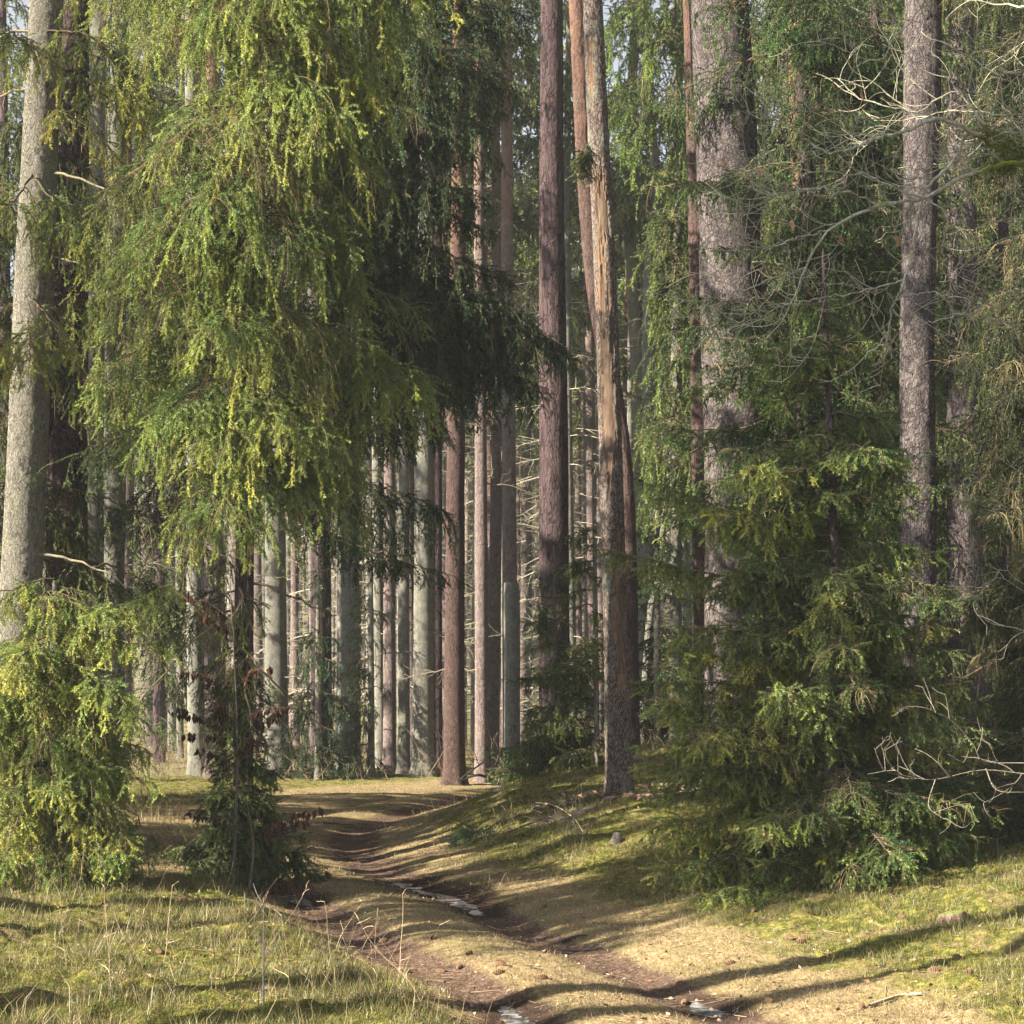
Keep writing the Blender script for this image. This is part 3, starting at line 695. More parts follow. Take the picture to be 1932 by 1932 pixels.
CROWNS = []
for kk in range(2):
    Fo = Fol(); rc = np.random.default_rng(300 + kk)
    for k in range(32):
        z = rc.uniform(15.5, 23.3); f = min(1, (24 - z) / 6)
        limb(Fo, bough(np.array([0, 0, z]), rc.uniform(0, 6.28), (.5 + 1.6 * f) * rc.uniform(.6, 1.1), .1, .4), .7, rc, lod=4.5, sec=14, ter=.2)
    V, pl, pm, fc = Fo.build(rc, dens=80, nl=.045, nw=.011)
    CROWNS.append((V, pl, pm, fc))
crown_obj = []
for i, (nm, lb, path, w, mat, Y, top) in enumerate(FAR):
    t = thing(nm, lb, 'tree', base_of(path[0][0], path[0][1], Y))
    near = Y < 34
    if Y >= 36: w = [x * .88 for x in w]
    if top > 15:
        if len(crown_obj) < 2:
            V, pl, pm, fc = CROWNS[len(crown_obj)]
            co_ = mk('crown', V, pl, [M_NEED, M_TWIG], None, (0, 0, 0), pmat=pm, fcol=fc); crown_obj.append(co_)
        else:
            co_ = crown_obj[i % 2].copy(); C.objects.link(co_)
        tp = at(path[-1][0], path[-1][1], Y); bs = np.array(t.location)
        co_.parent = t; co_.location = (float((tp - bs)[0]) * 1.3, 0, top - 24.0); co_.rotation_euler = (0, 0, i * 1.3)
    ctr, _ = tree_trunk(t, path, w, mat, top, 20 + i, 56 if near else 32, .045 if near else .12, .008 if near else .006, 18., .3, .5, .05, Y=Y)
    if nm in ('spruce_tree', 'deciduous_tree') or i in (3, 5, 13):
        for k in range(5 if Y > 34 else 4):
            z = rF.uniform(1.5, 11)
            dead_branch(t, trunk_at(ctr, z), rF.choice([rF.uniform(-.9, .9), rF.uniform(2.3, 4.0)]), rF.uniform(.9, 2.3), rF, rF.uniform(-.1, .2), .3, .013 if Y < 34 else .018, twigs=16, lod=1 if Y < 34 else 1.8, col=(.2, .165, .115))

# --- the dead pine with stripped bark
def build_snag():
    Y = 22.0
    b = base_of(1168, 1512, Y)
    t = thing('dead_pine', 'dead pine beside the track, bark fallen away to bare tan wood', 'tree', b)
    P = [at(u, v, Y) for u, v in ((1169, 1520), (1164, 1250), (1156, 1000), (1148, 700), (1140, 480), (1128, 240), (1118, 0))]
    r = [w * .5 * Y / F for w in (50, 47, 44, 42, 40, 38, 36)]
    P[0][2] = b[2] - .06
    P.append(P[-1] + (P[-1] - P[-2]) * 3.6); r.append(r[-1] * .7)
    V, q, ctr, rr, a, fine = trunk_geo(P, r, 120, .018, 7, .006, .5, 22., .3, .03)
    # bare patches: rectangles in (photo height, position across the front), frayed by noise
    Vp = VH - (V[:, 2] - EYE) * F / Y
    xf = np.cos(a); front = np.sin(a) < .25
    bare = np.zeros(len(V)); inner = np.zeros(len(V))
    nz = fbm(np.c_[np.cos(a) * 2.2, np.sin(a) * 2.2, V[:, 2] * 1.5], 5, 31) - .5
    nf = fbm(np.c_[np.cos(a) * 8, np.sin(a) * 8, V[:, 2] * 5], 4, 41) - .5
    for (v0, v1, x0, x1) in ((380, 600, -.45, .0), (380, 455, -.4, .6), (630, 860, -.7, .45), (870, 960, -.55, .0), (960, 1050, .1, .5), (1110, 1210, .3, .75)):
        m = np.minimum(np.minimum(Vp - v0, v1 - Vp) / 60, np.minimum(xf - x0, x1 - xf) / .35) + nz * 3.0 + nf * 2.4
        bare = np.maximum(bare, sstep(-.05, .12, m) * front)
    for (v0, v1, x0, x1) in ((940, 1330, -.3, .75), (1000, 1080, -1, .0), (300, 620, -.9, .5), (60, 230, -.9, -.1)):
        m = np.minimum(np.minimum(Vp - v0, v1 - Vp) / 60, np.minimum(xf - x0, x1 - xf) / .3) + nz * 3.5 + nf * 2.6 - .75
        inner = np.maximum(inner, sstep(-.1, .2, m) * front)
    rad = np.c_[np.cos(a), np.sin(a), 0 * a]
    V = V - rad * (bare * (.018 + .009 * fine))[:, None] - rad * (inner * (1 - bare) * .007)[:, None]
    m, nt, out = newmat('stripped_pine_bark'); L = nt.links.new
    tc = N(nt, 'ShaderNodeTexCoord')
    def noise(s, sc3, d=5.0):
        mp = N(nt, 'ShaderNodeMapping'); mp.inputs['Scale'].default_value = sc3; L(tc.outputs['Object'], mp.inputs['Vector'])
        n = N(nt, 'ShaderNodeTexNoise', Scale=s, Detail=d, Roughness=.65); L(mp.outputs[0], n.inputs['Vector']); return n.outputs[0]
    def rmp(v, *st):
        z_ = ramp(nt, st); L(v, z_.inputs[0]); return z_.outputs[0]
    mp = N(nt, 'ShaderNodeMapping'); mp.inputs['Scale'].default_value = (1, 1, .5); L(tc.outputs['Object'], mp.inputs['Vector'])
    wz = N(nt, 'ShaderNodeTexNoise', Scale=12.0, Detail=4.0); L(mp.outputs[0], wz.inputs['Vector']); wa = nt.nodes.new('ShaderNodeVectorMath'); wa.operation = 'MULTIPLY_ADD'; L(wz.outputs['Color'], wa.inputs[0]); wa.inputs[1].default_value = (.09, .09, .09); L(mp.outputs[0], wa.inputs[2])
    vo = N(nt, 'ShaderNodeTexVoronoi', feature='DISTANCE_TO_EDGE', Scale=30.0); L(wa.outputs[0], vo.inputs['Vector'])
    ck = rmp(vo.outputs['Distance'], (0, 0.), (.14, 1.))
    bark = mixc(nt, ck, (.035, .026, .022), rmp(noise(30, (1, 1, .5)), (.3, (.085, .065, .056)), (.5, (.185, .145, .125)), (.72, (.27, .225, .20))))
    bark = mixc(nt, rmp(noise(4, (1, 1, .6)), (.52, 0.), (.64, .5)), bark, (.2, .22, .17))
    wood = rmp(noise(60, (1, 1, .12), 8.0), (.28, (.06, .042, .032)), (.45, (.165, .118, .083)), (.72, (.27, .21, .155)))
    wood = mixc(nt, rmp(noise(2.6, (1, 1, .45)), (.45, .9), (.62, 0.)), wood, (.13, .085, .06))
    inn = rmp(noise(18, (1, 1, .4)), (.3, (.11, .07, .05)), (.6, (.27, .165, .10)))
    aB = N(nt, 'ShaderNodeAttribute', attribute_name='bare'); aI = N(nt, 'ShaderNodeAttribute', attribute_name='inner')
    col = mixc(nt, aI.outputs['Fac'], bark, inn); col = mixc(nt, aB.outputs['Fac'], col, wood)
    d = N(nt, 'ShaderNodeBsdfDiffuse', Roughness=.8); L(col, d.inputs['Color'])
    hh = mixc(nt, aB.outputs['Fac'], mixc(nt, .5, ck, noise(40, (1, 1, .5))), noise(40, (1, 1, .04)))
    bp = N(nt, 'ShaderNodeBump', Strength=.7, Distance=.012); L(hh, bp.inputs['Height']); L(bp.outputs[0], d.inputs['Normal'])
    L(d.outputs[0], out.inputs[0])
    mk('trunk', V, [q], [m], t, tuple(t.location), pattr={'bare': bare, 'inner': inner}, smooth=True)
    # the green sprig growing at its flank and a knot
    Fo = Fol()
    for k in range(3):
        limb(Fo, [at(1112, 268 + 8 * k, 21.7), at(1106, 282 + 10 * k, 21.6), at(1099, 300 + 14 * k, 21.55)], .22, rng, sec=60, dead=0, r0=.006)
    Fo.obj('sprig', t, rng)
    return t
build_snag()

# ------------------------------------------------------------------ spruces on the right and on the mound
# young spruce at the right of the track
Y = 14.6
t6 = thing('young_spruce', 'broad young spruce right of the track, its lowest boughs sweeping the bank', 'tree', base_of(1592, 1690, Y))
c6, _ = tree_trunk(t6, [(1592, 1690), (1588, 1400), (1572, 1000), (1556, 540)], [26, 20, 14, 7], B_PINE, at_z(470, Y), 6, 24, .07, .004, Y=Y)
Fo = Fol(); r6 = np.random.default_rng(66)
TG = (.78, .86, .72)  # dimmed green, shade put into the needles
for k in range(150):
    V = 560 + 1080 * r6.random() ** .75; f = (V - 470) / 1190
    az = r6.uniform(0, 6.28)
    L_ = (.36 + .98 * f ** .9) * r6.uniform(.6, 1.12)
    if V > 1600: L_ *= .75
    limb(Fo, bough(trunk_at(c6, at_z(V, Y)), az, L_, .12, .5, .22), (.20 + .22 * f) * r6.uniform(.7, 1.2), r6, dead=.17, sec=40, grav=.72, flat=.3, r0=.011, tone=TG, old=1.5)
for (v0, u1, v1, dy, sag) in ((1350, 1225, 1440, .5, -25), (1400, 1250, 1500, .6, -25), (1280, 1245, 1330, .4, -25), (1220, 1235, 1290, .3, -25), (1150, 1275, 1180, .4, -20), (1300, 1300, 1370, .6, -25), (1380, 1300, 1450, .8, -25), (1330, 1215, 1405, .5, -30), (1390, 1330, 1385, .9, -20), (1440, 1240, 1560, .4, -20), (1500, 1250, 1640, .7, -30), (1560, 1330, 1690, 1.0, -30), (1080, 1160, 1040, .3, -25), (1010, 1240, 915, .2, -10), (1180, 1270, 1230, .6, -30), (1250, 1800, 1290, .4, -30), (1330, 1830, 1420, .2, -30), (1120, 1770, 1180, .4, -30), (1020, 1735, 1050, .2, -30), (1450, 1440, 1560, 1.3, -20), (1500, 1510, 1545, 1.1, -10), (1560, 1600, 1590, .9, -10), (1240, 1560, 1120, 1.0, 10), (1300, 1470, 1290, 1.2, -20), (930, 1330, 960, .6, -20), (860, 1420, 880, .8, -20), (1600, 1450, 1700, 1.1, -15)):
    bgh(Fo, r6, Y, 1580 - (1690 - v0) * .03, v0, u1, v1, dy, .36, sag, dead=.12, sec=42, grav=.72, flat=.35, r0=.012, tone=(1.3, 1.18, .9), old=1.8, young=1.2)  # these boughs are coloured as if caught by the sun
Fo.obj('crown', t6, r6)
for (V, az, L) in ((1480, .3, .7), (1540, -.5, .6), (1570, 3.6, .6), (1600, -1.2, .6), (1440, 3.3, .8)):
    dead_branch(t6, trunk_at(c6, at_z(V, Y)), az, L, rng, -.1, .3, .008, col=(.2, .15, .09), twigs=12)

# tall dark spruce behind, in front of the thick leaning pine
Y = 21.0
t7 = thing('spruce_tree', 'dark green spruce filling the upper right beside the broadest pine', 'tree', base_of(1560, 1560, Y))
c7, _ = tree_trunk(t7, [(1560, 1560), (1545, 900), (1520, 300), (1508, 0)], [30, 26, 22, 20], B_PINE, 15, 70, 24, .1, .005, Y=Y)
Fo = Fol(); r7 = np.random.default_rng(77)
TDG = (.55, .80, .66)  # darker green that paints this spruce as shaded
for (v0, u1, v1, dy, h, sag) in ((20, 1470, 60, 1.0, .5, -10), (-60, 1560, 0, 1.2, .7, -10), (60, 1640, 110, .7, .7, -10), (170, 1580, 230, 1.3, .6, -10), (240, 1690, 300, .5, .7, -15),
        (300, 1300, 345, .9, .22, -20), (360, 1600, 420, 1.2, .6, -10), (430, 1330, 470, .8, .25, -20), (420, 1670, 470, .6, .7, -15), (520, 1290, 560, .9, .3, -25), (540, 1560, 610, 1.4, .6, -10), (600, 1680, 640, .5, .7, -15),
        (640, 1340, 690, .9, .55, -20), (680, 1500, 740, 1.2, .6, -15), (700, 1640, 760, .8, .7, -15), (760, 1270, 810, .6, .5, -20), (800, 1400, 860, 1.1, .55, -20), (840, 1690, 880, .6, .7, -15), (880, 1540, 950, 1.2, .6, -15), (940, 1400, 1000, 1., .6, -15), (980, 1660, 1040, .8, .7, -15), (590, 1345, 640, 1.1, .5, -20), (670, 1310, 730, .9, .5, -20), (650, 1420, 700, 1.4, .5, -15), (750, 1285, 820, .8, .5, -20), (790, 1370, 850, 1.3, .5, -15), (850, 1320, 910, 1.0, .5, -20), (910, 1290, 960, .7, .5, -20), (930, 1430, 990, 1.4, .5, -15), (1060, 1720, 1120, .6, .6, -15), (1100, 1420, 1160, .8, .6, -15)):
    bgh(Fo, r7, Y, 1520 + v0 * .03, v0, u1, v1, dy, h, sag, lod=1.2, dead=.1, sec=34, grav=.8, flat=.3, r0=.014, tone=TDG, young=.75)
for k in range(115):
    V = r7.uniform(-700, 1250); az = r7.uniform(-.4, 3.5) if k < 50 else r7.uniform(4.8, 6.2)
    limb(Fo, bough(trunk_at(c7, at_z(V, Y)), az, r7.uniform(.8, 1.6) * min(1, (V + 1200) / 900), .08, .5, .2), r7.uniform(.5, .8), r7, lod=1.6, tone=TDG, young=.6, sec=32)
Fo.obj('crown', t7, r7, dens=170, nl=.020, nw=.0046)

# lighter, sunlit spruce left of the broadest pine
Y = 31.0
t8 = thing('spruce_tree', 'yellowish green spruce with hanging twigs left of the broadest pine', 'tree', base_of(1275, 1400, Y))
c8, _ = tree_trunk(t8, [(1275, 1400), (1275, 900), (1278, 400), (1280, 0)], [24, 22, 19, 16], B_FARG, 19, 80, 20, .14, .004, Y=Y)
Fo = Fol(); r8 = np.random.default_rng(88)
for (v0, u1, v1, dy, h) in ((-80, 1170, 20, .6, 1.4), (0, 1240, 80, 1.2, 1.3), (60, 1160, 170, .6, 1.2), (140, 1230, 210, 1.2, 1.2), (180, 1150, 270, .4, 1.1), (250, 1240, 330, 1., 1.0), (-40, 1300, 60, 1.0, 1.2), (330, 1265, 420, 1.2, 1.0), (400, 1240, 500, .6, 1.0), (440, 1270, 540, 1.4, 1.1), (520, 1255, 600, .9, 1.2), (600, 1290, 680, 1.4, 1.3), (660, 1245, 740, .5, 1.1), (720, 1270, 800, 1.2, 1.3), (800, 1255, 870, .8, 1.1), (880, 1290, 930, 1.0, 1.2), (760, 1340, 840, .9, 1.2)):
    bgh(Fo, r8, Y, 1278, v0, u1, v1, dy, h, -25, lod=1.7, dead=.16, sec=30, r0=.02, tone=(.85, .95, .8), ter=.12)
for k in range(26):
    z = r8.uniform(4, 17); az = r8.uniform(-.4, 1.7)
    limb(Fo, bough(trunk_at(c8, z), az, r8.uniform(1., 1.9) * min(1, (20 - z) / 6), .05, .5), r8.uniform(.8, 1.2), r8, lod=2.2, tone=(.8, .9, .78))
Fo.obj('crown', t8, r8, dens=120, nl=.026, nw=.0068)

# olive, half dead spruce at the right edge
Y = 18.0
t9 = thing('spruce_tree', 'olive brown half dead spruce with hanging twigs along the right edge', 'tree', base_of(1975, 1560, Y))
c9, _ = tree_trunk(t9, [(1975, 1560), (1972, 900), (1968, 0)], [60, 52, 40], B_SPRUCE, 15, 90, 28, .08, .004, Y=Y)
Fo = Fol(); r9 = np.random.default_rng(99)
TO = (.45, .52, .42)
for k in range(64):
    V = r9.uniform(-250, 1430)
    az = r9.uniform(2.2, 4.7)
    L_ = r9.uniform(.4, .9)
    limb(Fo, bough(trunk_at(c9, at_z(V, Y)), az, L_, .0, .45, .2), r9.uniform(.5, .9), r9, dead=.22, sec=36, tone=TO, young=.5, r0=.012)
for k in range(16):
    V = r9.uniform(-400, 1300); az = r9.uniform(.2, 2.2)
    limb(Fo, bough(trunk_at(c9, at_z(V, Y)), az, r9.uniform(.7, 1.3), .0, .45, .2), r9.uniform(.5, .9), r9, dead=.4, sec=30, tone=TO, young=.5, lod=1.5)
Fo.obj('crown', t9, r9)
for (V, az, L) in ((640, 3.2, .9), (1000, 3.5, 1.0), (1230, 3.0, .9), (1380, 3.7, 1.0)):
    dead_branch(t9, trunk_at(c9, at_z(V, Y)), az, L, rng, .0, .4, .01, col=(.24, .17, .11), twigs=18)

# further spruces closing the right side
Y = 27.0
t10 = thing('spruce_tree', 'dark spruce in the gap between the two right hand grey pines', 'tree', base_of(1660, 1420, Y))
c10, _ = tree_trunk(t10, [(1660, 1420), (1655, 700), (1650, 0)], [24, 20, 16], B_PINE, 18, 100, 20, .14, .004, Y=Y)
Fo = Fol(); r10 = np.random.default_rng(100)
for k in range(84):
    V = r10.uniform(-500, 1330); az = r10.uniform(0, 6.28)
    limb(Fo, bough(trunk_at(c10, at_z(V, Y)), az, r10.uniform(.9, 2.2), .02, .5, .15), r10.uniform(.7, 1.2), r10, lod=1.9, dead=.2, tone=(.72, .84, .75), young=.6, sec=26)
Fo.obj('crown', t10, r10, dens=130, nl=.025, nw=.006)
Y = 30.0
t11 = thing('spruce_tree', 'brownish green spruce far back at the right edge behind the oak twigs', 'tree', base_of(1900, 1400, Y))
c11, _ = tree_trunk(t11, [(1900, 1400), (1895, 700), (1890, 0)], [24, 20, 16], B_PINE, 18, 110, 20, .14, .004, Y=Y)
Fo = Fol(); r11 = np.random.default_rng(110)
for k in range(80):
    V = r11.uniform(-400, 1330); az = r11.uniform(0, 6.28)
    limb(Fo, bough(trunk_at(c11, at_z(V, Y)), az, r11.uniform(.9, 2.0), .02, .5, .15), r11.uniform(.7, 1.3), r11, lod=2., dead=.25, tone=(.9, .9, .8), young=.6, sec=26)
Fo.obj('crown', t11, r11, dens=120, nl=.026, nw=.0065)

def young_spruce(label, U, V, Y, Vtop, R_, rr, n, tone, lod, w=14, dead=.12, young=.8, grav=.7, hang=.3, dens=170, u_top=None, azr=(0, 6.28)):
    t = thing('young_spruce', label, 'tree', base_of(U, V, Y))
    c, _ = tree_trunk(t, [(U, V), ((U + (u_top or U)) / 2, (V + Vtop) / 2), (u_top or U, Vtop + 20)], [w, w * .75, w * .3], B_SPRUCE, at_z(Vtop - 20, Y), int(U), 14, .1, .003, Y=Y)
    Fo = Fol()
    zt = at_z(Vtop, Y); zb = c[0, 2]
    for k in range(n):
        f = rr.random() ** .8
        z = zt - (zt - zb) * (.06 + .88 * f)
        limb(Fo, bough(trunk_at(c, z), rr.uniform(*azr), (.12 + R_ * f ** .85) * rr.uniform(.65, 1.12), .12, .5, .22), hang * (.5 + .7 * f), rr, dead=dead, sec=36, grav=grav, flat=.3, r0=.010 * lod ** .4, tone=tone, lod=lod, young=young)
    Fo.obj('crown', t, rr, dens=dens, nl=.018 * lod ** .45, nw=.0036 * lod ** 1.0)
    return t
young_spruce('bushy young spruce on top of the mound in front of the dark purple pine', 1045, 1445, 27.5, 1050, .85, np.random.default_rng(201), 64, (.85, .98, .95), 1.5, dens=150)
young_spruce('thin stemmed young spruce close left of the stripped dead trunk', 1126, 1440, 26.5, 850, .95, np.random.default_rng(202), 30, (1.1, 1.08, .95), 1.5, w=8, dens=150, u_top=1118, azr=(2.0, 5.0))
young_spruce('dark young spruce in shade behind the foot of the stripped dead trunk', 1240, 1400, 31.0, 760, 1.15, np.random.default_rng(203), 64, (.5, .75, .85), 1.8, dens=130, young=.4)  # low tone puts its shade into the needle colour
young_spruce('low dark spruce in deep shade under the oak twigs, lower right', 1800, 1600, 17.5, 1250, 1.1, np.random.default_rng(204), 40, (.55, .72, .6), 1.2, dens=150, young=.4, dead=.35)  # deep shade likewise painted by the low tone
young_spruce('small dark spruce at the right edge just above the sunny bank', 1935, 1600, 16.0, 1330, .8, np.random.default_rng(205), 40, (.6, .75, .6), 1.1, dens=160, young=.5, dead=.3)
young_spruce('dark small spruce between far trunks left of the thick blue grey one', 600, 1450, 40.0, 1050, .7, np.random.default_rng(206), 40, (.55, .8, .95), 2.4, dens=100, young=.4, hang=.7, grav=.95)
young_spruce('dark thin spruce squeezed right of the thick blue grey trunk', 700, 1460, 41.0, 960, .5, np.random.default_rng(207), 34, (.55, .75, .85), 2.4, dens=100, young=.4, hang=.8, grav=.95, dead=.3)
young_spruce('small spruce low behind the leaning pine, right of the dead trunk', 1275, 1400, 33.0, 1130, .9, np.random.default_rng(208), 40, (.6, .8, .85), 1.9, dens=120, young=.5)

# unseen spruces added left of the frame, placed and shaped to shade the track
for (x, y, zb, h, rad, lb) in ((-9.0, 8.6, 5.4, 15, 1.5, 'unseen spruce added left of the viewpoint to throw shadow across the track'), (-10.5, 9.3, 5.6, 14, 1.1, 'narrow unseen spruce added left of the viewpoint beside a broader one'), (-9.0, 14.5, 1.0, 12, .75, 'very narrow unseen spruce added outside the left edge before the pale spruce trunk'), (-12.0, 11.2, 6.0, 13, 1.2, 'thinly branched unseen spruce added for patchy light behind the others'), (-8.0, 5.8, 9.5, 13, .9, 'unseen bare stemmed tall spruce further left of the viewpoint'), (-11.5, 2.9, 10.5, 13, .9, 'unseen distant thin spruce left of the viewpoint'),
        (-8.2, 17.5, 1.0, 12, .75, 'slender unseen spruce added outside the left edge between two fuller ones'), (-12.5, 27.0, 1.5, 16, 2.0, 'fourth full unseen spruce added outside the left edge, beyond the bend'), (-9.2, 18.8, 1.5, 14, 1.5, 'full unseen spruce added outside the left edge beside the pale spruce trunk'), (-10.2, 20.8, 1.5, 15, 1.6, 'second full unseen spruce added outside the left edge, further along the track'), (-11.5, 24.2, 1.5, 16, 1.8, 'third full unseen spruce added outside the left edge, near the far bend')):
    t = thing('spruce_tree', lb, 'tree', (x, y, gz(x, y)))
    P = np.array([(x, y, gz(x, y) - .1), (x, y, 6.), (x, y, h)])
    V, q, ctr, _, _, _ = trunk_geo(P, [.2, .15, .03], 14, .2, int(h), .004)
    mk('trunk', V, [q], [B_SPRUCE], t, tuple(t.location), smooth=True)
    Fo = Fol(); rr = np.random.default_rng(int(h * 10))
    for k in range(26 if x == -12.0 else 210 if y > 18 else 130):
        z = rr.uniform(zb, h - .4)
        limb(Fo, bough(trunk_at(ctr, z), rr.uniform(0, 6.28), rad * min(1, (h - z) / 4) * rr.uniform(.7, 1.1), .05, .5), .8, rr, lod=3., sec=26)
    Fo.obj('crown', t, rr, dens=80, nl=.035, nw=.012)

# ------------------------------------------------------------------ bare broadleaf twigs
def wander(p, d, L, rr, K=8, bend=.22, up=.05):
    q = [np.asarray(p, float)]; d = nrm(np.asarray(d, float)); c = rr.normal(size=3) * bend * .5
    for k in range(K):
        c = c * .8 + rr.normal(size=3) * bend * .35
        d = nrm(d + c + np.array([0, 0, up]))
        q.append(q[-1] + d * L / K)
    return np.array(q)
def spread(Fo, ax, r0, r1, depth, rr, col, dens, clen, up=.06, flat=.55):
    n = len(ax); rad = np.linspace(r0, r1, n)
    Fo.twigs(ax[:-1], ax[1:], rad[:-1], rad[1:], col * rr.uniform(.85, 1.15))
    if depth == 0: return
    L = np.linalg.norm(np.diff(ax, axis=0), axis=1).sum()
    m = max(2, int(L * dens * rr.uniform(.7, 1.3)))
    for k in range(m):
        s = rr.uniform(.12, .98) if k else .99
        i = min(n - 2, int(s * (n - 1))); p = ax[i] + (ax[i + 1] - ax[i]) * (s * (n - 1) - i)
        d = nrm(ax[i + 1] - ax[i]); pr = nrm(np.cross(d, rr.normal(size=3) * [.5, 1, .5]))
        an = rr.uniform(.45, 1.15); dd = d * math.cos(an) + pr * math.sin(an)
        l = clen * rr.uniform(.3, 1.1) * (1.1 - .5 * s)
        ch = wander(p, dd, l, rr, 7 if depth > 1 else 5, .26, up)
        r = max(.0021, min(max(rad[i], .006) * .6, .0048 * l / .5 + .0016))
        spread(Fo, ch, r, .0015, depth - 1, rr, col, dens * 1.35, clen * .5, up)
def z3(x, y): return (1252.8 + .3516 * x, .3516 * y)
OAKC = np.array([.28, .255, .185])
Y = 12.2
to = thing('oak_tree', 'bare oak whose pale lichened twigs reach in from the right edge', 'tree', base_of(2180, 1560, Y))
co, _ = tree_trunk(to, [(2180, 1560), (2170, 900), (2190, 300), (2150, -200)], [130, 105, 85, 60], B_SPRUCE, 10, 300, 32, .08, .008, Y=Y)
rO = np.random.default_rng(17)
LIMBS = [  # (points in the third zoomed tile), depth change, radius
 ([(1932, 830), (1750, 770), (1640, 715), (1600, 770), (1560, 870), (1450, 960), (1390, 1060), (1340, 1300), (1290, 1500), (1230, 1640), (1200, 1780), (1080, 1925)], -.3, .020),
 ([(1932, 875), (1800, 885), (1600, 950), (1400, 1062), (1150, 1105), (880, 1240), (760, 1440), (650, 1690), (550, 1815)], -.6, .022),
 ([(1700, 720), (1480, 640), (1300, 700), (1150, 740), (1000, 800), (880, 815), (770, 760), (690, 690), (560, 630), (440, 590)], -.9, .014),
 ([(1932, 720), (1760, 690), (1560, 500), (1350, 600), (1150, 560), (1010, 500), (930, 420)], .4, .012),
 ([(2000, 380), (1800, 400), (1690, 340), (1560, 260), (1400, 190), (1385, 150)], .2, .009),
 ([(2000, 40), (1880, 30), (1760, 15), (1600, -5)], .5, .016), ([(1400, 0), (1330, 110), (1250, 180), (1180, 300), (1080, 330), (1010, 380)], -.4, .006),
 ([(2050, 600), (1880, 620), (1700, 600), (1500, 600), (1350, 640)], .6, .009),
 ([(1150, 1105), (1000, 1030), (850, 1050), (700, 1000), (560, 960), (420, 860), (320, 840)], -.9, .007),
 ([(1390, 1062), (1200, 1000), (1050, 930), (900, 1010), (740, 1010), (620, 1060), (480, 980)], -1.1, .007),
 ([(880, 1240), (700, 1280), (560, 1330), (400, 1290), (340, 1200)], -.9, .006),
 ([(1290, 1500), (1050, 1570), (840, 1600), (640, 1640), (500, 1600)], -.6, .006), ([(1240, 1610), (1400, 1570), (1530, 1590), (1640, 1610)], -.1, .005),
 ([(1230, 1660), (1330, 1740), (1480, 1720), (1650, 1660), (1710, 1600)], -.1, .005), ([(1400, 1062), (1520, 1160), (1490, 1330), (1520, 1440), (1640, 1420)], .1, .006),
 ([(760, 1440), (560, 1500), (420, 1560), (260, 1640), (170, 1610)], -.8, .005), ([(2040, 1000), (1880, 1080), (1800, 1180), (1650, 1240)], .5, .008), ([(2040, 1250), (1850, 1270), (1700, 1330)], .4, .007)]
for k, (pts, dy, r) in enumerate(LIMBS):
    n = len(pts)
    P = [at(*z3(x, y), Y + dy * (.3 + .7 * j / max(1, n - 1)) + .05 * math.sin(j * 2 + k)) for j, (x, y) in enumerate(pts)]
    if pts[0][0] >= 1900:                 # joins the trunk outside the frame
        q = P[0] + (P[0] - P[1]) * .3; P = [trunk_at(co, P[0][2] + .1), q * .5 + .5 * P[0]] + P
    ax = spline(P, 14 * n // 3 + 10); ax[1:-1] += rO.normal(size=(len(ax) - 2, 3)) * .006
    Fo = Fol()
    n3 = len(ax); V, q = tube(ax, np.linspace(r, .0028, n3), 7)
    spread(Fo, ax, .0016, .0016, 2, rO, OAKC, 8.5, .68)
    Vf, pf, pm, fc = Fo.build(rO, ns=3)
    o0 = len(Vf); V = np.vstack([Vf, V]); q = q + o0
    cn = fbm(V[q[:, 0]] * 14, 3, 7)[:, None]
    qc = OAKC * (1 - sstep(.5, .62, cn)) + np.array([.36, .38, .31]) * sstep(.5, .62, cn)
    if k in (0, 1):                       # moss cushions on the thick part
        xm = V[q[:, 0], 0]; mo = sstep(at(1800, 0, Y)[0], at(1870, 0, Y)[0], xm + .35 * (cn[:, 0] - .5))[:, None]
        qc = qc * (1 - mo) + np.array([.13, .15, .02]) * mo
    mk('branch', V, [pf[0], np.vstack([pf[1], q])], [M_TWIG], to, tuple(to.location), fcol=np.vstack([fc, qc]), smooth=True)
Fo = Fol()                                # moss tufts hanging on the two thick limbs
for (x, y) in ((1690, 705), (1750, 715), (1850, 800), (1880, 830), (1905, 850), (1800, 890), (1840, 905), (1930, 850), (1860, 760)):
    p = at(*z3(x, y), Y - .1); m = 90
    a = p + rO.normal(size=(m, 3)) * [.05, .03, .02]; Fo.shoots(a, a + nrm(rO.normal(size=(m, 3)) + [0, 0, -.6]) * .03, np.tile([.17, .19, .03], (m, 1)) * rO.uniform(.6, 1.2, (m, 1)))
mo = Fo.obj('moss', to, rO, dens=260, nl=.010, nw=.003)
Fo = Fol(); 
for (x, y) in ((320, 838), (905, 410), (510, 895), (950, 860), (1040, 1180), (960, 935), (945, 1255), (690, 1230)):
    pass
def leaf_mesh(P, D, size, rr, cols):
    """folded pointed leaves hanging from points P"""
    n = len(P); D = nrm(D); s = nrm(np.cross(D, rr.normal(size=(n, 3)))); nn = np.cross(D, s)
    l = size * rr.uniform(.7, 1.2, (n, 1)); w = l * .26
    V = np.stack([P, P + D * l * .45 + s * w + nn * w * .5, P + D * l, P + D * l * .45 - s * w + nn * w * .5, P + D * l * .4], 1).reshape(-1, 3)
    i = np.arange(n)[:, None] * 5
    c = np.asarray(cols)[rr.integers(0, len(cols), n)] * rr.uniform(.7, 1.25, (n, 1))
    return V, [i + np.array([[0, 1, 2, 4]]), i + np.array([[0, 4, 2, 3]])], np.r_[c, c]
P = np.array([at(*z3(x, y), Y - .55) for (x, y) in ((320, 838), (905, 410), (510, 895), (950, 860), (1040, 1180), (960, 935), (945, 1255), (1060, 470), (1240, 1250), (680, 1180))])
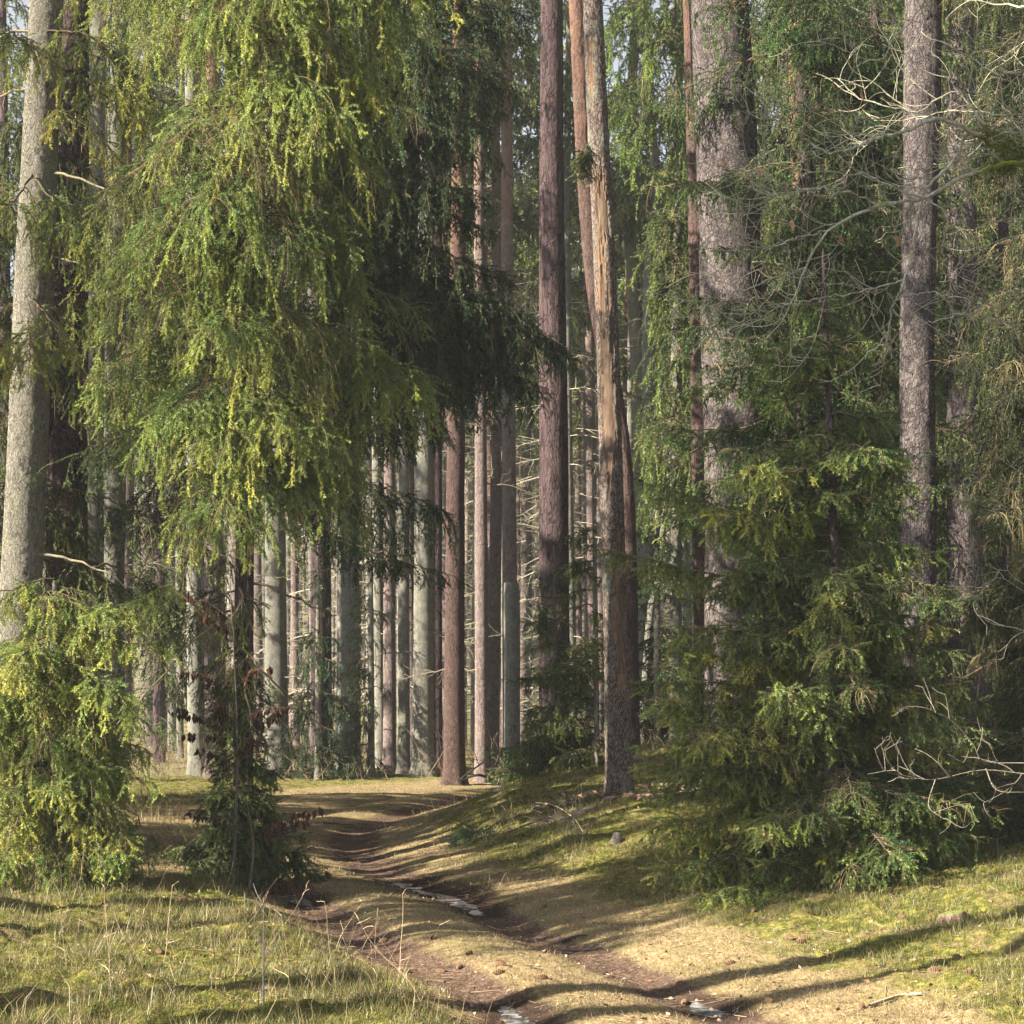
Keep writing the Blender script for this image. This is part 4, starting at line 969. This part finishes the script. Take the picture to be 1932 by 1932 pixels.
for q in P:
    V, pl, fc = leaf_mesh(q[None], np.array([[.2, 0, -1.]]), .08, rO, [(.26, .15, .08), (.32, .21, .13)])
    mk('withered_leaf', V, pl, [M_LEAF], to, tuple(to.location), fcol=fc)

Y = 12.8
ts = thing('bare_shrub', 'bare pale twigged shrub at the right edge below the oak', 'shrub', base_of(2050, 1650, Y))
rS = np.random.default_rng(23); Fo = Fol(); SHC = np.array([.19, .165, .13])
ST = np.array([base_of(2050, 1650, Y), at(2040, 1480, Y), at(2020, 1100, Y), at(2000, 760, Y), at(1990, 560, Y)]); ST = spline(ST, 40)
V, q = tube(ST, np.linspace(.022, .006, 40), 7)
mk('stem', V, [q], [M_TWIG], ts, tuple(ts.location), fcol=np.tile(SHC * .8, (len(q), 1)), smooth=True)
for pts, dy in (([(2030, 1470), (1932, 1460), (1850, 1453), (1763, 1471), (1710, 1464), (1668, 1453), (1650, 1411)], -.5), ([(1940, 1440), (1857, 1436), (1836, 1404), (1794, 1358), (1762, 1344)], -.3), ([(1765, 1470), (1752, 1520), (1780, 1545)], -.5), ([(1860, 1450), (1880, 1490), (1932, 1495)], -.4),
        ([(2000, 790), (1932, 757), (1879, 733), (1801, 701)], -.5), ([(1990, 900), (1932, 850), (1900, 800), (1868, 758)], -.4), ([(2005, 890), (1932, 905), (1868, 916), (1822, 884), (1800, 888)], -.5), ([(2010, 1020), (1932, 982), (1886, 958), (1833, 937)], -.6), ([(2015, 1150), (1932, 1115), (1880, 1090), (1835, 1140)], -.4), ([(2020, 1240), (1932, 1190), (1860, 1170), (1820, 1100)], -.3), ([(2000, 700), (1932, 640), (1890, 600), (1850, 560)], -.3)):
    n = len(pts); ax = spline([at(u, v, Y + dy * j / n) for j, (u, v) in enumerate(pts)], 20)
    spread(Fo, ax, .005, .0015, 2, rS, SHC, 6.5, .42)
Vb, pb, pm, fc = Fo.build(rS)
mk('crown', Vb, pb, [M_TWIG], ts, tuple(ts.location), fcol=fc, smooth=True)

# beech saplings still holding brown leaves
def beech(label, U, V, Y, top, sprays, seed):
    # withered leaves hang in rows along thin twigs
    rr = np.random.default_rng(seed)
    t = thing('beech_sapling', label, 'sapling', base_of(U, V, Y))
    st = spline(np.array([base_of(U, V, Y), at(U + 8, (V + top) / 2, Y), at(U - 6, top, Y)]), 24)
    Vt, q = tube(st, np.linspace(.014, .003, 24), 6)
    mk('stem', Vt, [q], [M_TWIG], t, tuple(t.location), fcol=np.tile([.16, .13, .11], (len(q), 1)), smooth=True)
    PP, DD = [], []
    for (u0, v0, u1, v1, dy) in sprays:
        a0 = trunk_at(st, at_z(v0 + 10, Y)); ax = spline([a0, at((u0 * .5 + u1 * .5), v0 * .5 + v1 * .5 - 5, Y + dy * .6), at(u1, v1, Y + dy)], 16)
        Fo = Fol(); spread(Fo, ax, .004, .0014, 1, rr, np.array([.14, .10, .08]), 5, .16, up=.0)
        Vb, pb, pm, fc = Fo.build(rr)
        mk('branch', Vb, pb, [M_TWIG], t, tuple(t.location), fcol=fc, smooth=True)
        m = int(np.linalg.norm(ax[-1] - ax[0]) * 48) + 6; s = rr.uniform(.2, 1, m) * 15; i = np.minimum(s.astype(int), 14)
        PP.append(ax[i] + (ax[i + 1] - ax[i]) * (s - i)[:, None] + rr.normal(size=(m, 3)) * [.02, .03, .012]); DD.append(rr.normal(size=(m, 3)) * .35 + [0, 0, -1])
    Vl, pl, fc = leaf_mesh(np.vstack(PP), np.vstack(DD), .072, rr, [(.085, .042, .03), (.11, .058, .04), (.065, .034, .027)])
    mk('foliage', Vl, pl, [M_LEAF], t, tuple(t.location), fcol=fc)
beech('beech sapling with withered red brown leaves around the weeping spruce stem', 440, 1690, 16.1, 1100, [(430, 1290, 343, 1268, -.2), (435, 1380, 315, 1332, -.3), (440, 1400, 350, 1385, -.1), (430, 1440, 372, 1412, -.3), (440, 1290, 508, 1256, -.2), (445, 1390, 530, 1345, -.2), (445, 1350, 555, 1335, -.1), (430, 1160, 350, 1120, .1), (430, 1190, 380, 1160, -.2), (440, 1420, 500, 1390, -.3), (430, 1360, 400, 1330, -.4)], 61)
beech('low beech sapling with a brown leaved twig reaching over the track', 470, 1690, 15.8, 1500, [(500, 1562, 612, 1524, -.3), (500, 1572, 590, 1548, -.2), (470, 1560, 350, 1535, .0), (480, 1680, 590, 1665, -.3)], 62)

# ------------------------------------------------------------------ the wood behind
def far_tree(kind, label, mat, h, r, zc, rr, conifer=True):
    t = thing(kind, label, 'tree', (0, 0, 0), 'trees of the hazy wood behind the track')
    P = np.array([(0, 0, -.2), (rr.normal() * .1, rr.normal() * .1, h * .5), (rr.normal() * .3, rr.normal() * .3, h)])
    V, q, ctr, _, _, _ = trunk_geo(P, [r, r * .75, r * .25], 14, .25, int(rr.integers(1000)), .005, .25, 12., .2)
    mk('trunk', V, [q], [mat], t, (0, 0, 0), smooth=True)
    Fo = Fol()
    for k in range(34):
        z = rr.uniform(1.5, zc + 2); p = trunk_at(ctr, z); ax = spline(bough(p, rr.uniform(0, 6.28), rr.uniform(.8, 2.6), .0, .3), 7)
        spread(Fo, ax, .016, .004, 1, rr, np.array([.36, .32, .235]), 5, .9, up=-.06)  # dead twigs paled to stand in for distance haze
    for k in range(20):
        z = rr.uniform(zc, h - .5); f = min(1, (h - z) / (h - zc) * 1.6)
        limb(Fo, bough(trunk_at(ctr, z), rr.uniform(0, 6.28), (.5 + 1.8 * f) * rr.uniform(.6, 1.1), .05, .4), .9, rr, lod=4.5, sec=16, tone=(1.0, 1.05, .95), ter=.22, dead=.2)
    Fo.obj('crown', t, rr, dens=75, nl=.06, nw=.020)
    return t
rB = np.random.default_rng(19)
protos = [far_tree('pine_tree', 'slim pinkish trunk in the hazy wood behind the track', B_FARP, 23, .15, 14, rB), far_tree('spruce_tree', 'slim pale greyish trunk in the hazy wood behind the track', B_FARG, 24, .17, 15, rB),
          far_tree('pine_tree', 'slim pinkish trunk in the hazy wood behind the track', B_FARP, 25, .19, 16, rB), far_tree('spruce_tree', 'slim pale greyish trunk in the hazy wood behind the track', B_FARG, 22, .12, 12, rB)]
spots = []
while len(spots) < 235:
    y = rB.uniform(46, 108) if len(spots) > 95 else rB.uniform(46, 70); x = rB.uniform(-.23, .33) * y
    U = CX + F * x / y
    if 985 < U < 1290 and y < 62 and rB.random() < .7: continue
    if all((x - a) ** 2 + (y - b) ** 2 > 4.0 for a, b in spots): spots.append((x, y))
for i, (x, y) in enumerate(spots):
    z = gz(x, y) - .05
    if i < 4: protos[i].location = (x, y, z)
    else: copy_tree(protos[rB.integers(0, 4)], (x, y, z), rB.uniform(0, 6.28), rB.uniform(.8, 1.12))

def tall_spruce(seed):
    rr = np.random.default_rng(seed)
    t = thing('spruce_tree', 'full dark spruce standing back among the trunks', 'tree', (0, 0, 0), 'full dark spruces behind')
    P = np.array([(0, 0, -.2), (0, 0, 9.), (.2, 0, 21.)])
    V, q, ctr, _, _, _ = trunk_geo(P, [.17, .13, .03], 12, .25, seed, .005)
    mk('trunk', V, [q], [B_PINE], t, (0, 0, 0), smooth=True)
    Fo = Fol()
    for k in range(170):
        z = rr.uniform(1.2, 20.5); f = min(1, (21 - z) / 9)
        limb(Fo, bough(trunk_at(ctr, z), rr.uniform(0, 6.28), (.4 + 1.9 * f) * rr.uniform(.6, 1.1), .03, .45, .1), .9, rr, lod=3.0, sec=22, tone=(.8, .9, .8), dead=.2, young=.7)
    Fo.obj('crown', t, rr, dens=70, nl=.04, nw=.012)
    return t
TS = [tall_spruce(401), tall_spruce(402)]
for i, (U, Y, lb) in enumerate(((1480, 40, 'full dark spruce standing back behind the broadest pine'), (1625, 45, 'full dark spruce standing far back left of the right hand grey pine'), (1765, 36, 'full dark spruce standing back right behind the right hand grey pine'),
        (1880, 41, 'full dark spruce standing far back near the right edge'), (1950, 33, 'full dark spruce standing back at the very right edge'), (10, 38, 'full dark spruce standing back at the left edge'), (300, 52, 'full dark spruce standing far back behind the weeping spruce'))):
    p = at(U, 1400, Y); p[2] = gz(p[0], p[1])
    if i < 2: o = TS[i]; o.location = Vector([float(v) for v in p])
    else: o = copy_tree(TS[i % 2], p, i * 1.7, 1.0 - .04 * (i % 3))
    o['label'] = lb

def far_wood():
    rr = np.random.default_rng(29); Fo = Fol()
    for k in range(520):
        y = rr.uniform(108, 165); x = rr.uniform(-.25, .36) * y; h = rr.uniform(18, 26)
        g0 = gz(x, y); h *= 1.12
        Pn = np.array([(x, y, g0 - .5), (x + rr.normal() * .4, y, g0 + h * .5), (x + rr.normal() * .8, y, g0 + h)])
        Fo.twigs(Pn[:-1], Pn[1:], np.array([.16, .12]), np.array([.12, .05]), np.array([.30, .25, .20]) * rr.uniform(.7, 1.25))
    m = 42000
    y = rr.uniform(95, 160, m); x = rr.uniform(-.25, .36, m) * y; z = rr.uniform(0, 27, m) + gzs(x, y)
    a = np.c_[x, y, z]; d = rr.normal(size=(m, 3)) * [1, .6, .5]; Fo.twigs(a, a + nrm(d) * rr.uniform(.6, 2.4, (m, 1)), .016, .008, np.array([.40, .355, .265]) * rr.uniform(.6, 1.2, (m, 1)))  # twig colour lightened in place of thicker far haze
    m = 60000
    y = rr.uniform(105, 165, m); x = rr.uniform(-.25, .36, m) * y; z = 6 + 23 * rr.random(m) ** .8 + gzs(x, y)
    cl = fbm(np.c_[x * .12, y * .12, z * .12], 3, 3); k = cl > .47; a = np.c_[x, y, z][k]
    Fo.shoots(a, a + nrm(rr.normal(size=a.shape) + [0, 0, -.5]) * .9, np.tile([.11, .125, .07], (len(a), 1)))
    V, pl, pm, fc = Fo.build(rr, dens=9, nl=.34, nw=.16, ns=5)
    o = mk('far_woodland', V, pl, [M_NEED, M_TWIG], pmat=pm, fcol=fc, smooth=pm.astype(bool))
    o['kind'] = 'stuff'; o['label'] = 'hazy far woodland closing the view between the trunks'
far_wood()

def undergrowth():
    rr = np.random.default_rng(37); Fo = Fol()
    def stems(n, y0, y1, xf, h0, h1, cols, r, spreadx=.5):
        y = rr.uniform(y0, y1, n); x = xf(y, rr.random(n)); k = np.ones(n, bool)
        dL = sdist(x, y, PL); dR = -sdist(x, y, PR); k = (np.maximum(dL, dR) > .5)
        x, y = x[k], y[k]; n = len(x); z = gzs(x, y)
        p = np.c_[x, y, z - .02]; h = rr.uniform(h0, h1, (n, 1)); d = rr.normal(size=(n, 3)) * spreadx; d[:, 2] = 1
        c = np.asarray(cols)[rr.integers(0, len(cols), n)] * rr.uniform(.7, 1.2, (n, 1))
        q = p
        for s in range(4):
            d = nrm(d + rr.normal(size=(n, 3)) * .22); e = q + d * h / 4
            Fo.twigs(q, e, r * (1 - s * .2), r * (.8 - s * .2), c); 
            if s: 
                f = nrm(d + rr.normal(size=(n, 3)) * .7); Fo.twigs(q, q + f * h * .22, r * .6, r * .3, c)
            q = e
    B = [(.24, .17, .12), (.28, .21, .15), (.20, .13, .10), (.33, .27, .17)]
    T = [(.36, .28, .15), (.30, .23, .13), (.24, .19, .10), (.2, .2, .07)]
    stems(2600, 39, 62, lambda y, u: (u - .5) * .62 * y, .35, 1.3, B, .006)
    stems(1100, 17.5, 36, lambda y, u: (-.285 + u * .145) * y, .12, .5, T, .0026, .7)
    stems(500, 16, 26, lambda y, u: (.02 + u * .28) * y, .05, .28, T, .002, .8)
    stems(700, 24, 36, lambda y, u: (.05 + u * .25) * y, .2, .8, B, .004)
    V, pl, pm, fc = Fo.build(rr)
    o = mk('undergrowth', V, pl, [M_TWIG], fcol=fc, smooth=True); o['kind'] = 'stuff'; o['label'] = 'brown bare undergrowth and dry weeds below the trees'
undergrowth()

# ------------------------------------------------------------------ small things on the ground
rG = np.random.default_rng(41)
def litter_field():
    n = 2600
    y = np.exp(rG.uniform(math.log(9), math.log(26), n)); x = rG.uniform(-.29, .29, n) * y; z = gzs(x, y) + .008
    D = rG.normal(size=(n, 3)); D[:, 2] *= .25
    V, pl, fc = leaf_mesh(np.c_[x, y, z], D, .036, rG, [(.22, .14, .08), (.30, .22, .14), (.16, .09, .05), (.36, .29, .2)])
    o = mk('fallen_leaves', V, pl, [M_LEAF], fcol=fc); o['kind'] = 'stuff'; o['label'] = 'dry fallen leaves scattered over moss and track'
    Fo = Fol(); n = 2400
    y = np.exp(rG.uniform(math.log(9), math.log(34), n)); x = rG.uniform(-.29, .29, n) * y; z = gzs(x, y) + .006
    a = np.c_[x, y, z]; d = rG.normal(size=(n, 3)); d[:, 2] *= .08; b = a + nrm(d) * rG.uniform(.04, .2, (n, 1)); b[:, 2] = gzs(b[:, 0], b[:, 1]) + .008
    Fo.twigs(a, b, .0026, .0016, np.array([.2, .14, .09]) * rG.uniform(.5, 1.7, (n, 1)))
    V, pl, pm, fc = Fo.build(rG)
    o = mk('twig_litter', V, pl, [M_TWIG], fcol=fc, smooth=True); o['kind'] = 'stuff'; o['label'] = 'short broken twigs littering the ground'
    # bark flakes round the dead pine
    c = np.array([.25, 21.9]); p0 = at(1168, 1512, 22.0)
    n = 420; a = np.c_[p0[0] + rG.normal(size=n) * .42, 22 - .25 + rG.normal(size=n) * .42]; z = gzs(a[:, 0], a[:, 1]) + .012
    D = rG.normal(size=(n, 3)); D[:, 2] *= .3
    V, pl, fc = leaf_mesh(np.c_[a, z], D, .11, rG, [(.2, .13, .10), (.28, .18, .11), (.3, .25, .22), (.12, .085, .07)])
    o = mk('bark_flakes', V, pl, [M_LEAF], fcol=fc); o['kind'] = 'stuff'; o['label'] = 'fallen bark flakes heaped round the foot of the dead pine'
litter_field()

def puddle_mat():
    m, nt, out = newmat('melting_ice'); tc = N(nt, 'ShaderNodeTexCoord'); n = N(nt, 'ShaderNodeTexNoise', Scale=14.0, Detail=5.0)
    nt.links.new(tc.outputs['Object'], n.inputs['Vector']); r = ramp(nt, [(.38, (.06, .052, .046)), (.66, (.40, .41, .44))]); nt.links.new(n.outputs[0], r.inputs[0])
    p = N(nt, 'ShaderNodeBsdfPrincipled', Roughness=.05); nt.links.new(r.outputs[0], p.inputs['Base Color'])
    bp = N(nt, 'ShaderNodeBump', Strength=.25, Distance=.01); nt.links.new(n.outputs[0], bp.inputs['Height']); nt.links.new(bp.outputs[0], p.inputs['Normal'])
    nt.links.new(p.outputs[0], out.inputs[0]); return m
M_ICE = puddle_mat()
for (U, V, w, l) in PUDDLES:
    p = onground(U, V); k = 56; a = np.arange(k) * 2 * math.pi / k
    rad = .6 + .9 * fbm(np.c_[np.cos(a) * 2.2 + U, np.sin(a) * 2.2, a * 0], 4, 5)
    rr_ = np.array([0, .5, .85, 1.0])
    X = p[0] + w * (np.cos(a) * rad)[None] * rr_[:, None] - .35 * l * (np.sin(a) * rad)[None] * rr_[:, None] * (1 if U < 950 else -.2); Yy = p[1] + l * (np.sin(a) * rad)[None] * rr_[:, None]
    zz = np.full(X.shape, np.percentile(gzs(X.ravel(), Yy.ravel()), 42) + .001)
    Vv = np.stack([X, Yy, zz], -1).reshape(-1, 3); i = np.arange(3)[:, None] * k; j = np.arange(k)[None]; j2 = (j + 1) % k
    o = mk('puddle', Vv, [np.stack([i + j, i + j2, i + k + j2, i + k + j], -1).reshape(-1, 4)], [M_ICE], smooth=True); o['kind'] = 'structure'

cone = None
for k in range(34):
    y = float(np.exp(rG.uniform(math.log(9.3), math.log(15)))); x = float(rG.uniform(-.26, .26) * y)
    if cone is None:
        a, b = np.meshgrid(np.arange(14) * 2 * math.pi / 14, np.linspace(0, 1, 15)); rr_ = .017 * np.sin(np.pi * np.clip(b * .9 + .1, 0, 1)) ** .7 * (1 + .22 * ((np.arange(15) % 2)[:, None] * np.ones(14)) * (1 if True else 0))
        Vc = np.stack([b * .075 - .037, rr_ * np.cos(a), rr_ * np.sin(a) + .012], -1).reshape(-1, 3); i = np.arange(14)[:, None] * 14; j = np.arange(14)[None]; j2 = (j + 1) % 14
        qc = np.stack([i + j, i + j2, i + 14 + j2, i + 14 + j], -1).reshape(-1, 4)
        o = cone = mk('spruce_cone', Vc, [qc], [M_TWIG], fcol=np.tile([.17, .105, .065], (len(qc), 1)))
        tag(o, 'brown spruce cone lying on the ground in the foreground', 'cone', 'fallen spruce cones')
    else:
        o = cone.copy(); C.objects.link(o)
    o.location = (x, y, gz(x, y)); o.rotation_euler = (0, 0, float(rG.uniform(0, 6.28)))

# dry stalks standing in the foreground
def stalk_mesh(h, rr, col, fork):
    Fo = Fol(); ax = wander((0, 0, 0), (rr.normal() * .15, rr.normal() * .15, 1), h, rr, 9, .16, .03)
    spread(Fo, ax, .0022, .001, 1 if fork else 0, rr, np.array(col), 5, h * .35, up=.08)
    return Fo
STK = []
for k in range(8):
    rr = np.random.default_rng(500 + k); col = [(.30, .20, .12), (.34, .27, .16), (.22, .15, .11), (.40, .30, .19)][k % 4]
    V, pl, pm, fc = stalk_mesh(.30 + .06 * (k % 4), rr, col, k % 2).build(rr)
    STK.append((V, pl, fc))
proto = []
spots = [(U, V) for U, V in zip(np.r_[rG.uniform(60, 640, 46), rG.uniform(640, 820, 14)], np.r_[rG.uniform(1740, 1925, 46), rG.uniform(1800, 1925, 14)])]
for i, (U, V) in enumerate(spots):
    p = onground(U, V)
    if i < 8:
        Vv, pl, fc = STK[i]; o = mk('dry_stalk', Vv, pl, [M_TWIG], fcol=fc, smooth=True); proto.append(o)
        tag(o, 'thin dry brown stalk standing in the grass, bottom left', 'plant', 'dry stalks in the foreground grass')
    else:
        o = proto[i % 8].copy(); C.objects.link(o)
    o.location = Vector([float(v) for v in p]); o.rotation_euler = (0, 0, rG.uniform(0, 6.28)); s = float(rG.uniform(.6, 1.15)); o.scale = (s, s, s)
def simple_branch(name, label, cat, pts, r0, r1, depth, dens, clen, seed, col, up=.02):
    rr = np.random.default_rng(seed); P = spline([np.asarray(p, float) for p in pts], 18); Fo = Fol(); spread(Fo, P, r0, r1, depth, rr, np.array(col), dens, clen, up)
    V, pl, pm, fc = Fo.build(rr, ns=5)
    return tag(mk(name, V, pl, [M_TWIG], None, tuple(P[0]), fcol=fc, smooth=True), label, cat)
b = onground(497, 1945); simple_branch('bare_sapling', 'slender grey bare sapling with upcurved side twigs in the bottom left grass', 'sapling', [b, b + [0, 0, .45], at(492, 1700, b[1])], .006, .002, 1, 9, .22, 71, (.27, .25, .23), .18)
def lie(U, V, h=.02): p = onground(U, V); p[2] += h; return p
simple_branch('fallen_branch', 'dark dead branch lying over the crest beside the dark reddish pine', 'branch', [at(945, 1480, 34), at(905, 1462, 34), at(870, 1470, 34.2), at(930, 1425, 33.6)], .03, .01, 2, 4, .8, 72, (.09, .075, .065))
simple_branch('fallen_branch', 'grey heap of dead twigs lying on the mossy mound', 'branch', [lie(960, 1580, .03), lie(1010, 1562, .06), lie(1050, 1552, .06), lie(1085, 1560, .03)], .014, .005, 2, 14, .55, 73, (.17, .14, .12))
simple_branch('fallen_branch', 'pale thin dead branch slanting across the mound', 'branch', [lie(1010, 1520, .03), lie(1045, 1535, .07), lie(1080, 1552, .06), lie(1100, 1575, .02)], .008, .004, 1, 3, .4, 74, (.36, .29, .19))
simple_branch('fallen_branch', 'crooked reddish dead branch stuck in the ground right of the dead pine', 'branch', [lie(1300, 1570, .0), at(1275, 1535, 20.6), at(1268, 1500, 20.6), at(1250, 1482, 20.5)], .014, .006, 1, 3, .4, 75, (.14, .085, .065))
for k, (pts, lb) in enumerate((([(1060, 1782), (1085, 1775), (1105, 1772)], 'dark crooked stick lying in the right wheel rut'), ([(1060, 1800), (1110, 1797), (1135, 1792)], 'longer dark wet stick beside the crooked one in the rut'), ([(610, 1555), (650, 1558), (668, 1560)], 'brown stick lying across the far bend of the track'), ([(630, 1612), (660, 1625), (678, 1628)], 'short stick at the left side of the track below the bend'), ([(1640, 1905), (1700, 1885), (1740, 1880)], 'pale twig on the sunny bank, bottom right'))):
    simple_branch('fallen_stick', lb, 'stick', [lie(u, v, .015) for u, v in pts], .012, .006, 1, 4, .2, 80 + k, (.07, .055, .048) if k != 4 else (.34, .27, .18))
# green spruce twig torn down onto the mound
p = lie(935, 1578, .05); tq = thing('fallen_spruce_twig', 'bluish green torn off spruce twig lying on the mound', 'branch', p)
Fo = Fol(); limb(Fo, [p, lie(900, 1588, .10), lie(862, 1600, .04)], .22, np.random.default_rng(91), sec=60, grav=.4, dead=.02, r0=.008, tone=(.9, 1.15, 1.6)); Fo.obj('foliage', tq, rG)
# mossy wood chunk on the sunny bank, small stump on the mound, low moss hummock
def lump(name, label, cat, U, V, size, cols, seed, amp=.35, cut=None):
    rr = np.random.default_rng(seed); p = onground(U, V)
    a, b = np.meshgrid(np.arange(28) * 2 * math.pi / 28, np.linspace(-.35, 1.5, 16)); d = np.stack([np.cos(a) * np.cos(b), np.sin(a) * np.cos(b), np.sin(b)], -1).reshape(-1, 3)
    n = fbm(d * 1.8 + seed, 4, seed); V_ = d * np.array(size) * (1 - amp + 2 * amp * n)[:, None]
    if cut: V_[:, 2] = np.minimum(V_[:, 2], cut + V_[:, 0] * .15)
    i = np.arange(15)[:, None] * 28; j = np.arange(28)[None]; j2 = (j + 1) % 28; q = np.stack([i + j, i + j2, i + 28 + j2, i + 28 + j], -1).reshape(-1, 4)
    top = sstep(.45, .8, d[q[:, 0], 2] + .5 * (n[q[:, 0]] - .5))[:, None]
    o = mk(name, V_ + p, [q], [M_TWIG], None, tuple(p), fcol=np.array(cols[0]) * (1 - top) + np.array(cols[1]) * top, smooth=True)
    return tag(o, label, cat)
lump('wood_chunk', 'broken brown wood chunk with moss on top lying on the sunny bank', 'wood', 1798, 1742, (.11, .10, .085), [(.16, .11, .085), (.10, .12, .03)], 3, .4, .06)
lump('tree_stump', 'small pale stump standing out of the mossy mound', 'stump', 1163, 1590, (.05, .05, .10), [(.27, .22, .20), (.3, .25, .22)], 5, .15, .09)
for U, V, s, lb in ((940, 1458 + 35, .05, 'pale stone low on the left flank of the mound'), (1235 - 30, 1435, .06, 'white stone on the mound right of the dead pine'), (1080, 1445, .09, 'pale flat stone on top of the mound below the young spruce')):
    lump('stone', lb, 'stone', U, V, (s * 1.4, s, s * .7), [(.45, .42, .38), (.55, .52, .48)], int(U), .3)

# ------------------------------------------------------------------ air, sky, sun, camera
def haze_box():
    x0, x1, y0, y1, z0, z1 = -75, 75, -6, 172, -3.0, 51
    V = np.array([(x, y, z) for x in (x0, x1) for y in (y0, y1) for z in (z0, z1)], float)
    q = np.array([(0, 1, 3, 2), (4, 6, 7, 5), (0, 4, 5, 1), (2, 3, 7, 6), (0, 2, 6, 4), (1, 5, 7, 3)])
    m, nt, out = newmat('haze'); v = N(nt, 'ShaderNodeVolumePrincipled', Density=HAZE, Anisotropy=.25)
    v.inputs['Color'].default_value = (.93, .95, .96, 1)
    nt.links.new(v.outputs[0], out.inputs['Volume'])
    o = mk('haze', V, [q], [m]); o['kind'] = 'stuff'; o['label'] = 'thin pale woodland haze'
HAZE = .0008
haze_box()

w = bpy.data.worlds.new('World'); sc.world = w; w.use_nodes = True
nt = w.node_tree; bg = nt.nodes['Background']
sky = nt.nodes.new('ShaderNodeTexSky'); sky.sky_type = 'NISHITA'; sky.sun_disc = False
az = radians(SUN_AZ); el = radians(SUN_EL)
S = Vector((-math.sin(az) * math.cos(el), -math.cos(az) * math.cos(el), math.sin(el)))
sky.sun_elevation = el; sky.sun_rotation = math.atan2(S.x, S.y) % (2 * math.pi)
bw = nt.nodes.new('ShaderNodeRGBToBW'); nt.links.new(sky.outputs[0], bw.inputs[0])
tcw = nt.nodes.new('ShaderNodeTexCoord'); cn = nt.nodes.new('ShaderNodeTexNoise'); cn.inputs['Scale'].default_value = 2.5; cn.inputs['Detail'].default_value = 6
nt.links.new(tcw.outputs['Generated'], cn.inputs['Vector'])
cr = ramp(nt, [(.3, .75), (.6, 1.)]); nt.links.new(cn.outputs[0], cr.inputs[0])
bgm = math_(nt, 'MULTIPLY', bw.outputs[0], 1.25)
cc = nt.nodes.new('ShaderNodeCombineColor'); [nt.links.new(math_(nt, 'MULTIPLY', bgm, (.92, .98, 1.1)[k]), cc.inputs[k]) for k in range(3)]
nt.links.new(mixc(nt, cr.outputs[0], sky.outputs[0], cc.outputs[0]), bg.inputs[0]); bg.inputs[1].default_value = .05
sd = bpy.data.lights.new('sun', 'SUN'); sd.energy = 5.0; sd.angle = radians(.5); sd.color = (1.0, .91, .76)
so = bpy.data.objects.new('sun', sd); C.objects.link(so); so.rotation_euler = S.to_track_quat('Z', 'Y').to_euler()
so.location = (-20, -10, 25)

cd = bpy.data.cameras.new('camera'); cam = bpy.data.objects.new('camera', cd); C.objects.link(cam)
cam.location = (0, 0, EYE); cam.rotation_euler = (radians(90), 0, 0)
cd.sensor_width = 36; cd.lens = 36 * F / 1932; cd.shift_y = (VH - 966) / 1932
cd.clip_start = .1; cd.clip_end = 3000
sc.camera = cam
sc.view_settings.view_transform = 'Standard'; sc.view_settings.look = 'None'
sc.view_settings.exposure = 2.25; sc.view_settings.gamma = 1
cy = sc.cycles
cy.max_bounces = 5; cy.diffuse_bounces = 4; cy.glossy_bounces = 2; cy.transmission_bounces = 4; cy.transparent_max_bounces = 4; cy.volume_bounces = 0
cy.use_denoising = True
cy.sample_clamp_indirect = 6
